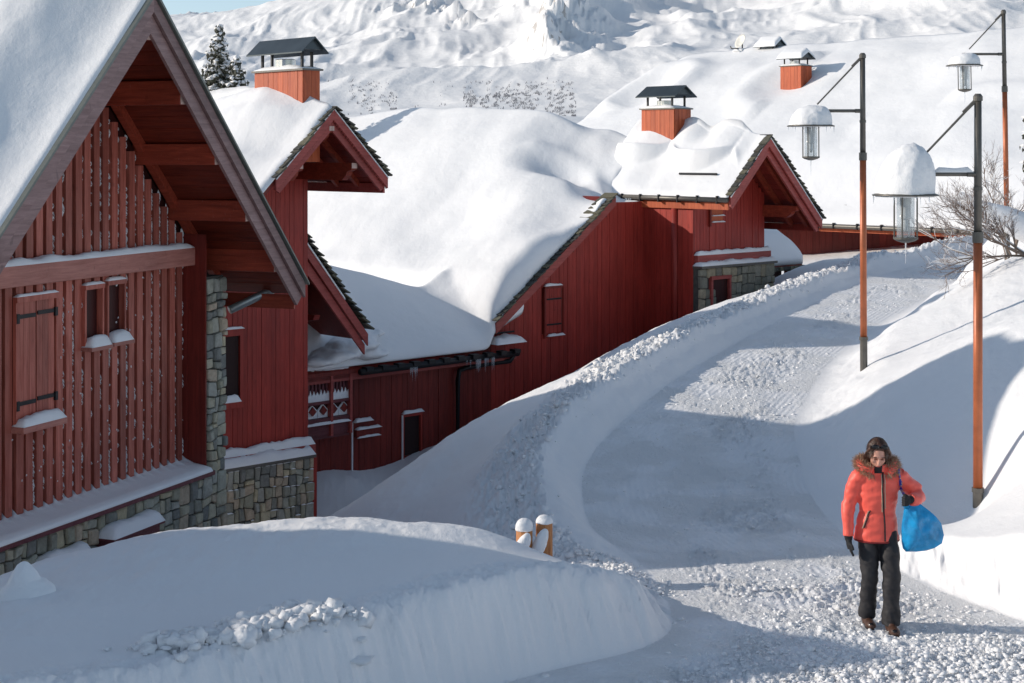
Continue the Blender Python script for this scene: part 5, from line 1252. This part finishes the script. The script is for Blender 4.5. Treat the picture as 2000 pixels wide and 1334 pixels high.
# ================================================================== bare frosted shrub on the right bank
def shrub(px, py, D, n, h, seed, label, aim, spread=.55):
    rs = random.Random(seed); b = P(px, py, D); b.z = min(b.z, gz(b.x, b.y) + .05)
    t = thing('bare_shrub', b, label, 'shrub'); W1 = []; W2 = []; FS = []
    def grow(p, d, ln, r, lv):
        pts = [p]; k = 4; dd = d.copy()
        for i in range(k):
            dd = (dd + Vector((rs.uniform(-.2, .2), rs.uniform(-.2, .2), rs.uniform(-.12, .2)))).normalized(); pts.append(pts[-1] + dd * ln / k)
        (W1 if lv < 2 else W2).append(tube(pts, [r * (1 - .55 * i / k) for i in range(k + 1)], 5 if lv < 2 else 4, cap=False))
        if rs.random() < (.22 if lv > 0 else .8): FS.append(tube([q_ + Vector((0, 0, r * .8)) for q_ in pts[:-1]], [r * .6 + .0025] * (k), 4))
        if lv < 4:
            for _ in range({0: 6, 1: 5, 2: 4, 3: 3}[lv]):
                i = rs.randint(1, k); q = pts[i]; nd = (dd + Vector((rs.uniform(-1, 1), rs.uniform(-1, 1), rs.uniform(-.7, .9))) * .8).normalized()
                grow(q, nd, ln * rs.uniform(.45, .7), r * .55, lv + 1)
    for i in range(n):
        d = (Vector(aim) + Vector((rs.uniform(-1, 1), rs.uniform(-1, 1), rs.uniform(-.6, .8))) * spread).normalized()
        grow(b + Vector((rs.uniform(-.1, .1), rs.uniform(-.1, .1), 0)), d, h * rs.uniform(.7, 1.1), .022, 0)
    part('branches', joinvf(W1), M['bark'], t); part('twigs', joinvf(W2), M['twig'], t); part('frost', joinvf(FS), M['snow_clod'], t, kind='stuff')
shrub(2010, 500, 26.6, 5, 1.15, 4, 'bare frosted shrub leaning left out of the right bank', (-.95, 0, .35), .45)
shrub(1975, 470, 30, 3, 1.2, 9, 'bare frosted shrub at the foot of the farthest lamp', (-.2, 0, 1), .6)
lg_ = thing('fallen_trunk', P(1950, 430, 29), 'leaning tree trunk buried in snow beside the farthest lamp', 'tree trunk')
part('bark', tube([P(1870, 388, 29.2), P(1930, 418, 29.1), P(2040, 470, 29)], [.05, .07, .09], 8), M['bark'], lg_)
me = mesh('snow_load', *tube([P(1862, 380, 29.2), P(1875, 386, 29.2), P(1915, 405, 29.1), P(1960, 425, 29.1), P(2040, 462, 29)], [.02, .10, .13, .22, .3], 12)); displace(me, .05, 3, 1); put('snow_load', me, M['snow'], lg_, smooth=True)

# ================================================================== crumbled snow
def ico():
    bm = bmesh.new(); bmesh.ops.create_icosphere(bm, subdivisions=1, radius=1); v = np.array([tuple(x.co) for x in bm.verts]); f_ = np.array([[x.index for x in q.verts] for q in bm.faces]); bm.free()
    bm = bmesh.new(); bmesh.ops.create_icosphere(bm, subdivisions=2, radius=1); v2 = np.array([tuple(x.co) for x in bm.verts]); f2 = np.array([[x.index for x in q.verts] for q in bm.faces]); bm.free()
    return v, f_, v2, f2
IC = ico(); nrs = np.random.RandomState(12)
def clods(name, x, y, r, label, flat=.7, sink=.3, fine=False, edge=.0):
    z, d, ins, dl = ground(x, y); v, f_ = (IC[2], IC[3]) if fine else (IC[0], IC[1])
    n = len(x); sc = r[:, None, None] * np.array([1, 1, flat]) * nrs.uniform(.65, 1.35, (n, 1, 3)); a = nrs.uniform(0, 6.28, n)
    nz_ = nrs.uniform(.6, 1.35, (n, len(v), 1)); V = v[None] * sc * nz_
    ca, sa = np.cos(a)[:, None], np.sin(a)[:, None]; X = V[..., 0] * ca - V[..., 1] * sa; Y = V[..., 0] * sa + V[..., 1] * ca
    V = np.stack([X + x[:, None], Y + y[:, None], V[..., 2] + (z + r * (flat - sink))[:, None]], -1)
    Q = (f_[None] + (np.arange(n) * len(v))[:, None, None]).reshape(-1, 3)
    put(name, npmesh(name, V.reshape(-1, 3), Q), M['snow_clod'], kind='stuff', label=label, smooth=False, loc=(0, 0, 0))
def scatter(n, ylo, yhi, cond, r0, r1, pw=3.0, xlim=(-.36, .36)):
    y = 1 / nrs.uniform(1 / yhi, 1 / ylo, n); x = nrs.uniform(*xlim, n) * y; z, d, ins, dl = ground(x, y, False)
    k = cond(x, y, d, ins, dl); x, y = x[k], y[k]; r = r0 + (r1 - r0) * nrs.rand(len(x)) ** pw
    return x, y, r
RPT = RP
def cberm(x, y, d, ins, dl):
    pr = np.exp(-((d - .78) / .24) ** 2) * (~ins) * (dl < 3) * (dl <= seg_dist(x, y, RPT) - 0) * sstep(15.0, 16, y) * (.16 + .84 * sstep(18.5, 23, y))
    return nrs.rand(len(x)) < pr
x, y, r = scatter(120000, 15, 58, cberm, .012, .055, 4); clods('berm_clods', x, y, r, 'crumbled snow along the crest of the left berm')
def croad(x, y, d, ins, dl):
    dr = seg_dist(x, y, RPT); wd = dl / (dl + dr + 1e-6); nn = fbm(x * .9, y * .7, 3)
    far = sstep(20.5, 22.5, y); near = 1 - sstep(13.6, 16.5, y)
    pr = ins * (far * sstep(.25, .42, wd + .1 * nn) * (1 - sstep(.86, .98, wd)) * .55 + near * sstep(.12, .35, wd + .15 * nn) * (1 - sstep(.88, 1, wd)) * .42 + .04)
    return nrs.rand(len(x)) < pr
x, y, r = scatter(120000, 11.5, 50, croad, .007, .034, 5); clods('road_clods', x, y, r, 'loose trodden snow lumps on the lane', flat=.5, sink=.42)
def cnear(x, y, d, ins, dl): return ins & (x > .19 * y - .02 * (14 - y)) & (y < 13.3) & (nrs.rand(len(x)) < .42 * sstep(13.4, 12.4, y))
x, y, r = scatter(60000, 11.6, 13.6, cnear, .008, .038, 4); clods('corner_clods', x, y, r, 'heap of snow lumps at the lower right corner', sink=.62)
# lumps thrown on top of the foreground ledge
def pile(pts, n, sx, r0, r1, name, label, fine=True):
    xs = []; ys = []
    for _ in range(n):
        i = nrs.randint(len(pts) - 1); t_ = nrs.rand(); p0, p1 = pts[i], pts[i + 1]; q = P(p0[0] + (p1[0] - p0[0]) * t_, p0[1] + (p1[1] - p0[1]) * t_, p0[2] + (p1[2] - p0[2]) * t_)
        xs.append(q.x + nrs.normal(0, sx)); ys.append(q.y + nrs.normal(0, sx * .6))
    r = r0 + (r1 - r0) * nrs.rand(n) ** 2.4; clods(name, np.array(xs), np.array(ys), r, label, fine=fine, sink=.1)
pile([(300, 1285, 10.75), (400, 1255, 10.95), (470, 1235, 11.1), (560, 1215, 11.35), (640, 1205, 11.55)], 650, .13, .014, .075, 'ledge_clods', 'bright lumps of snow thrown on the foreground ledge')
pile([(1140, 1070, 15.9), (1190, 1085, 15.7), (1240, 1105, 15.0), (1270, 1120, 14.6)], 900, .10, .010, .035, 'bend_clods', 'bright strip of crumbled snow beside the two wooden posts', fine=False)
# ================================================================== walking woman
from mathutils.bvhtree import BVHTree
PD = 13.45; px0 = P(1715, 1222, PD); PG = Vector((px0.x, px0.y, gz(px0.x, px0.y) - .01))
SCL = (px0.z + 380 / 3000 * PD - PG.z) / 1.70
woman = thing('person', PG, 'woman in coral red ski jacket and dark trousers walking down the lane', 'person')
def wv(x, y, z): return PG + Vector((x, y, z)) * SCL
def mats(name, col, rough=.6, **k): return plain(name, col, rough, 0, k.get('nz', .12), k.get('sc', 20), k.get('b', .15))
mj = mats('coral_fabric', (1.0, .115, .075), .5, nz=.10, sc=6)
b_ = mj.node_tree.nodes['Principled BSDF']; b_.inputs['Sheen Weight'].default_value = .25
mt_ = mats('charcoal_trousers', (.020, .018, .020), .7); ms = mats('skin', (.66, .33, .24), .5, nz=.06); mhair = mats('brown_hair', (.065, .026, .013), .42, nz=.5, sc=60, b=.6)
mbag = mats('blue_plastic', (.015, .30, .62), .25, nz=.35, sc=9, b=1.0); mblk = mats('black_knit', (.010, .010, .012), .75); mlens = mats('dark_lens', (.01, .008, .008), .1)
mfur = mats('fawn_fur', (.42, .27, .17), .8, nz=.6, sc=40); mtrim = mats('reflective_trim', (.55, .42, .30), .4); mboot = mats('brown_boot', (.075, .035, .022), .4, nz=.3); mstrap = None
def L_(pts, seg=14): return tube([wv(*p[:3]) for p in pts], [((p[4] if len(p) > 4 else p[3]) * SCL, p[3] * SCL) for p in pts], seg)
def ell(c, r, rot=None, sub=3):
    bm = bmesh.new(); bmesh.ops.create_icosphere(bm, subdivisions=sub, radius=1); out = []
    for v in bm.verts:
        q = Vector((v.co.x * r[0], v.co.y * r[1], v.co.z * r[2]))
        if rot is not None: q = rot @ q
        out.append(wv(c[0] + q.x, c[1] + q.y, c[2] + q.z))
    f_ = [tuple(v.index for v in q.verts) for q in bm.faces]; bm.free(); return out, f_
HC = Vector((-.018, -.055, 1.505)); HR = Matrix.Rotation(R(24), 3, 'X') @ Matrix.Rotation(R(-4), 3, 'Z')
def hp(x, y, z): q = HC + HR @ Vector((x, y, z)); return (q.x, q.y, q.z)
def hell(c, r, sub=3): return ell(hp(*c), r, HR, sub)
# body: head, neck, trunk, arms and legs as one skin
body = joinvf([hell((0, .012, .03), (.074, .092, .092)), hell((0, -.012, -.035), (.060, .070, .075)), hell((0, -.045, -.085), (.030, .030, .026)), hell((.036, -.050, -.02), (.026, .026, .026), 2), hell((-.036, -.050, -.02), (.026, .026, .026), 2),
    hell((0, -.092, -.008), (.010, .014, .028), 2), hell((0, -.100, -.028), (.016, .014, .012), 2), hell((0, -.078, .032), (.055, .014, .012), 2), hell((0, -.083, -.056), (.024, .010, .007), 2), hell((.075, .01, 0), (.01, .02, .03), 2), hell((-.075, .01, 0), (.01, .02, .03), 2),
    L_([(-.01, .0, 1.45, .052), (0, .03, 1.36, .055), (0, .03, 1.30, .09)]), L_([(0, .03, 1.32, .13, .09), (0, .03, 1.1, .14, .09), (0, .02, .86, .15, .10)]),
    L_([(-.085, .02, .86, .08), (-.08, .0, .46, .05), (-.075, .10, .10, .04)]), L_([(.08, .02, .86, .08), (.085, -.10, .46, .05), (.075, -.10, .08, .04)]),
    L_([(-.15, .02, 1.32, .05), (-.262, .02, 1.0, .035), (-.262, -.02, .78, .028)]), L_([(.15, .02, 1.32, .05), (.32, .06, 1.13, .035), (.225, -.12, 1.15, .028)])])
put('body', remesh(body, .0075 * SCL, 2, 'body'), ms, woman, smooth=True)
for sx in (-1, 1):
    part('eye', hell((sx * .028, -.077, .008), (.016, .010, .0055), 2), mats('eye_lid', (.22, .08, .05)), woman, smooth=True)
    part('eyebrow', hell((sx * .030, -.085, .032), (.021, .006, .0045), 2), mhair, woman, smooth=True)
part('mouth', hell((0, -.092, -.057), (.019, .005, .0042), 2), mats('lips', (.42, .07, .06)), woman, smooth=True)
# trousers
tr = joinvf([L_([(0, .03, .90, .13, .09), (0, .025, .84, .145, .105), (0, .02, .78, .11, .10)]),
    L_([(-.078, .02, .86, .085, .095), (-.090, .0, .70, .088, .10), (-.082, -.035, .48, .074, .082), (-.078, .03, .28, .070, .078), (-.076, .085, .085, .074, .088)], 18),
    L_([(.074, .02, .86, .085, .095), (.088, -.04, .70, .088, .10), (.088, -.105, .48, .076, .084), (.090, -.10, .28, .072, .080), (.088, -.09, .06, .080, .10)], 18)])
me = remesh(tr, .010 * SCL, 3, 'trousers')
for v in me.vertices:
    q = (v.co - PG) / SCL; v.co += v.normal * (.016 * mnoise.noise((q.x * 9, q.y * 5, q.z * 15 + q.x * 12)) + .004 * mnoise.noise((q.x * 20, q.y * 20, q.z * 40)))
put('trousers', me, mt_, woman, smooth=True)
# boots
for x, y, yaw in ((-.078, .06, .05), (.080, -.13, .12)):
    rb = Matrix.Rotation(yaw, 3, 'Z')
    bt = joinvf([ell((x, y, .05), (.048, .075, .055), rb), ell((x + .01 * yaw, y - .10, .042), (.046, .085, .040), rb), L_([(x, y + .02, .05, .05, .055), (x, y + .02, .15, .045, .05)])])
    bo = put('boot', remesh(bt, .008, 2, 'boot'), mboot, woman, smooth=True)
    part('sole', joinvf([ell((x, y, .012), (.046, .07, .018), rb, 2), ell((x, y - .10, .012), (.046, .088, .018), rb, 2)]), mblk, bo)
    part('toe_shine', ell((x, y - .14, .05), (.03, .04, .024), rb, 2), mlens, bo, smooth=True)
# jacket
jk = joinvf([L_([(-.008, .02, .765, .196, .140), (-.008, .02, .80, .194, .138), (-.005, .02, .92, .172, .125), (0, .02, 1.03, .156, .115), (0, .02, 1.15, .176, .122), (0, .025, 1.27, .188, .120), (0, .03, 1.345, .165, .105), (0, .03, 1.40, .095, .085)], 28),
    ell((-.155, .02, 1.305), (.075, .08, .075)), ell((.16, .02, 1.305), (.075, .08, .075)),
    L_([(-.160, .02, 1.32, .068), (-.208, .03, 1.20, .068), (-.248, .03, 1.06, .060), (-.264, .0, .96, .055), (-.264, -.02, .86, .050), (-.264, -.03, .80, .047)], 18),
    L_([(.165, .02, 1.32, .080), (.255, .05, 1.235, .082), (.335, .05, 1.165, .075), (.345, .0, 1.13, .070), (.305, -.07, 1.12, .060), (.245, -.12, 1.135, .050)], 18),
    L_([(0, .0, 1.36, .10, .085), (-.005, .0, 1.40, .10, .088), (-.005, .0, 1.42, .098, .085)], 20)])
me = remesh(jk, .0085 * SCL, 3, 'jacket')
for v in me.vertices:
    q = (v.co - PG) / SCL
    arm = 1 if abs(q.x) > .2 else .6
    fold = mnoise.noise((q.x * 5 + 3, q.y * 5, q.z * 15)) * .016 * arm + mnoise.noise((q.x * 12 + q.z * 6, q.y * 9, q.z * 22 - q.x * 8)) * .007
    waist = -.010 * math.exp(-((q.z - 1.0) / .02) ** 2) * (abs(q.x) < .19)
    v.co += v.normal * (fold + waist)
jo = put('jacket', me.copy(), mj, woman, smooth=True)
bvh = BVHTree.FromPolygons([v.co.copy() for v in me.vertices], [tuple(p.vertices) for p in me.polygons])
def front(x, z, off=.004):
    q = wv(x, -1, z); h = bvh.ray_cast(q, Vector((0, 1, 0)))
    return (h[0] + Vector((0, -off, 0))) if h[0] is not None else wv(x, -.12, z)
zp = [front(.026 + .008 * math.sin(z * 9), z) for z in np.linspace(1.36, .775, 26)]
part('zip', tube(zp, [.007] * 26, 6), mblk, jo)
part('zip_trim', tube([front(.012 + .004 * math.sin(z * 9), z, .003) for z in np.linspace(1.34, 1.02, 14)], [.004] * 14, 5), mtrim, jo)
part('zip_trim', tube([front(.040 + .004 * math.sin(z * 9), z, .003) for z in np.linspace(1.34, 1.05, 14)], [.004] * 14, 5), mtrim, jo)
part('pocket_zip', tube([front(-.085 - .052 * t_, 1.03 - .15 * t_, .003) for t_ in np.linspace(0, 1, 8)], [.006] * 8, 5), mblk, jo)
part('pocket_trim', tube([front(-.098 - .052 * t_, 1.025 - .15 * t_, .003) for t_ in np.linspace(0, 1, 8)], [.0045] * 8, 5), mtrim, jo)
part('hem', L_([(-.008, .02, .768, .199, .143), (-.008, .02, .755, .197, .141)], 28), mats('dark_red_lining', (.25, .015, .015)), jo)
# dark scarf in the collar
part('scarf', L_([(-.012, -.045, 1.345, .05, .05), (-.012, -.035, 1.40, .062, .060), (-.012, -.03, 1.44, .058, .055)], 16), mblk, woman, smooth=True)
# hair: cap over the skull, locks down both sides
hh_ = [hell((0, .030, .055), (.088, .095, .085)), hell((0, .060, .0), (.085, .070, .11)), hell((.005, -.040, .105), (.060, .034, .022)), hell((0, .085, -.09), (.08, .04, .09))]
for sx in (-1, 1):
    hh_.append(L_([(*hp(sx * .060, -.030, .095), .024), (*hp(sx * .086, -.012, .03), .016, .030), (*hp(sx * .092, .01, -.05), .018, .034), (HC.x + sx * .085, -.03, 1.42, .02, .03)], 10))
me = remesh(joinvf(hh_), .0065, 1, 'hair')
for v in me.vertices:
    q = (v.co - PG) / SCL; v.co += v.normal * (.006 * mnoise.noise((q.x * 60, q.y * 60, q.z * 9)) + .006 * mnoise.noise((q.x * 22, q.y * 22, q.z * 6)))
put('hair', me, mhair, woman, smooth=True)
rs = random.Random(16); HV = []; HF = []
for _ in range(1500):
    a = rs.uniform(R(-50), R(230)); u = rs.uniform(.1, .95); x = .088 * math.cos(a) * math.sin(u * 1.6); y = .030 + .095 * math.sin(a) * math.sin(u * 1.6); z = .055 + .088 * math.cos(u * 1.6)
    p0 = Vector(hp(x, y, z)); ln = rs.uniform(.04, .11); out_ = Vector((p0.x - HC.x, p0.y - HC.y, 0)).normalized(); p1 = p0 + out_ * rs.uniform(-.004, .010) + Vector((rs.uniform(-.012, .012), rs.uniform(-.012, .012), -ln * .5)); p2 = p1 + out_ * rs.uniform(-.012, .012) + Vector((rs.uniform(-.015, .015), 0, -ln * .5))
    s_ = Vector((-out_.y, out_.x, 0)) * .0022; k = len(HV); HV += [wv(*(p0 + s_)), wv(*(p0 - s_)), wv(*(p1 - s_)), wv(*(p1 + s_)), wv(*p2)]; HF += [(k, k + 1, k + 2, k + 3), (k + 3, k + 2, k + 4)]
put('hair_strands', mesh('hair_strands', HV, HF), mhair, woman)
# sunglasses pushed up on the head
sg_ = part('sunglasses', joinvf([hell((-.037, -.066, .124), (.036, .016, .025), 2), hell((.037, -.066, .124), (.036, .016, .025), 2)]), mlens, woman, smooth=True)
part('frame', joinvf([L_([(*hp(-.070, -.05, .12), .004), (*hp(-.085, .0, .07), .003), (*hp(-.085, .05, .03), .003)], 6), L_([(*hp(.070, -.05, .12), .004), (*hp(.085, .0, .07), .003), (*hp(.085, .05, .03), .003)], 6), L_([(*hp(-.01, -.068, .122), .004), (*hp(.01, -.068, .122), .004)], 6)]), mblk, sg_)
# hood with a fur edge lying round the shoulders
ring = []
for i in range(41):
    a = R(-62) + R(304) * i / 40; x = .138 * math.sin(a - R(90)) if False else .140 * math.cos(a); y = .02 + .105 * math.sin(a); ring.append((x * 1.0 - .005, y, 1.375 + .035 * math.sin(a) + .035 * abs(math.cos(a)), .046))
ring = [p for p in ring if not (p[1] < -.065 and abs(p[0]) < .05)]
me = remesh(joinvf([L_([ring[i], ring[i + 1]], 10) for i in range(len(ring) - 1) if (Vector(ring[i][:3]) - Vector(ring[i + 1][:3])).length < .06]), .012, 2, 'hood'); put('hood', me, mj, woman, smooth=True)
rs = random.Random(6); FV = []; FF = []
for _ in range(5200):
    i = rs.randint(0, len(ring) - 1); c = Vector(ring[i][:3]); a = rs.uniform(0, 6.28); rad = Vector((c.x, c.y - .02, 0)).normalized()
    d = (rad * math.cos(a) + Vector((0, 0, 1)) * math.sin(a) + Vector((rs.uniform(-.5, .5), rs.uniform(-.5, .5), rs.uniform(-.5, .5)))).normalized()
    if d.dot(rad) < -.4: continue
    p = c + d * .034 + Vector((rs.uniform(-.008, .008), rs.uniform(-.008, .008), .006)); e_ = p + d * rs.uniform(.028, .062) + Vector((0, 0, -.006)); s_ = d.cross(Vector((rs.uniform(-1, 1), rs.uniform(-1, 1), rs.uniform(-1, 1)))).normalized() * .0028
    k = len(FV); FV += [wv(*(p + s_)), wv(*(p - s_)), wv(*e_)]; FF.append((k, k + 1, k + 2))
put('fur_trim', mesh('fur_trim', FV, FF), mfur, woman)
# gloves
def glove(parts_, name='glove'):
    return put(name, remesh(joinvf(parts_), .0048, 1, 'glove'), mblk, woman, smooth=True)
wx, wy, wz = -.265, -.035, .80
gl = [L_([(wx, wy, wz + .01, .040, .034), (wx + .002, wy - .004, wz - .035, .030, .026)]), L_([(wx + .002, wy - .005, wz - .03, .026, .034), (wx + .006, wy - .012, wz - .075, .024, .040), (wx + .010, wy - .02, wz - .105, .020, .036)])]
for k, (dy, ln) in enumerate(((-.030, .062), (-.010, .070), (.011, .066), (.030, .050))):
    gl.append(L_([(wx + .010, wy - .018 + dy, wz - .095, .0105), (wx + .020, wy - .024 + dy, wz - .095 - ln * .5, .0100), (wx + .036, wy - .026 + dy * .9, wz - .095 - ln, .0085)], 8))
gl.append(L_([(wx + .004, wy - .03, wz - .045, .013), (wx + .022, wy - .062, wz - .075, .011), (wx + .030, wy - .070, wz - .105, .009)], 8)); glove(gl)
hx_, hy, hz = .222, -.150, 1.135
gl = [L_([(hx_ + .035, hy + .03, hz - .0, .036, .038), (hx_ + .01, hy + .01, hz + .002, .032)]), ell((hx_ - .012, hy - .005, hz - .002), (.036, .030, .040))]
for k in range(4):
    z_ = hz + .030 - k * .021; gl.append(L_([(hx_ - .005, hy - .022, z_, .0115), (hx_ - .035, hy - .034, z_ - .002, .0115), (hx_ - .052, hy - .014, z_ - .004, .0108), (hx_ - .040, hy + .006, z_ - .004, .0095)], 8))
gl.append(L_([(hx_ - .005, hy - .02, hz + .030, .013), (hx_ - .030, hy - .020, hz + .052, .0115), (hx_ - .048, hy - .012, hz + .050, .0095)], 8)); glove(gl)
# bag: own thing, hanging from her hand
bagc = wv(.30, -.12, .9)
bag = thing('bag', bagc, 'bright blue glossy plastic carrier bag hanging from the walking woman\'s hand', 'bag')
out = [(1760, 979), (1774, 975), (1789, 977), (1805, 989), (1819, 1001), (1830, 1015), (1835, 1037), (1831, 1053), (1817, 1062), (1801, 1067), (1782, 1069), (1762, 1069), (1756, 1062), (1754, 1050), (1753, 1034), (1754, 1018), (1757, 996)]
pts = []
for i in range(len(out)):
    a, c_ = out[i], out[(i + 1) % len(out)]
    for k in range(4): pts.append(((a[0] + (c_[0] - a[0]) * k / 4 - 1715) / 223, (1222 - a[1] - (c_[1] - a[1]) * k / 4) / 223))
n = len(pts); cx_ = .37 - .0; cz_ = .90; cx_ = sum(p[0] for p in pts) / n; cz_ = sum(p[1] for p in pts) / n - .02; BV = []; BF = []; K = 12
for side in (-1, 1):
    o0 = len(BV)
    for j in range(K + 1):
        r_ = 1 - j / K
        for (x, z) in pts:
            xx = cx_ + (x - cx_) * r_; zz = cz_ + (z - cz_) * r_; th = .095 * (1 - r_ ** 1.3) ** .75 * (1 if side < 0 else .8)
            cr = .022 * mnoise.noise((xx * 16 + zz * 9, side * 3., zz * 5 - xx * 9)) - .045 * abs(mnoise.noise((xx * 7 - zz * 6, side * 2., zz * 4 + 3)))
            BV.append(wv(xx, -.115 + side * (th + cr * min(1, (1 - r_) * 4)), zz))
    for j in range(K):
        for i in range(n): a = o0 + j * n + i; b2_ = o0 + j * n + (i + 1) % n; q = (a, b2_, b2_ + n, a + n); BF.append(q if side < 0 else q[::-1])
put('sack', fixn(mesh('sack', BV, BF)), mbag, bag, smooth=True)
m, t, b = nmat('striped_strap'); ck = N(t, 'ShaderNodeTexNoise', Scale=28.0); t.links.new(posmap(t, (1, 1, 1)), ck.inputs['Vector'])
t.links.new(ramp(t, ck.outputs['Fac'], [(.45, (.02, .04, .35)), (.5, (.02, .04, .35)), (.55, (.75, .45, .03)), (.62, (.03, .06, .4))]), b.inputs['Base Color'])
f0 = [front(.168 + .006 * k, 1.345 - .035 * k, .010) for k in range(6)]
part('strap', tube([wv(.150, .06, 1.40), wv(.160, -.03, 1.41)] + f0 + [wv(.205, -.160, 1.14)], [(.014, .006)] * 9, 8), m, bag)
part('handle', tube([wv(.205, -.160, 1.16), wv(.212, -.155, 1.12), wv(.215, -.12, 1.075)], [.012, .016, .03], 10), mbag, bag, smooth=True)
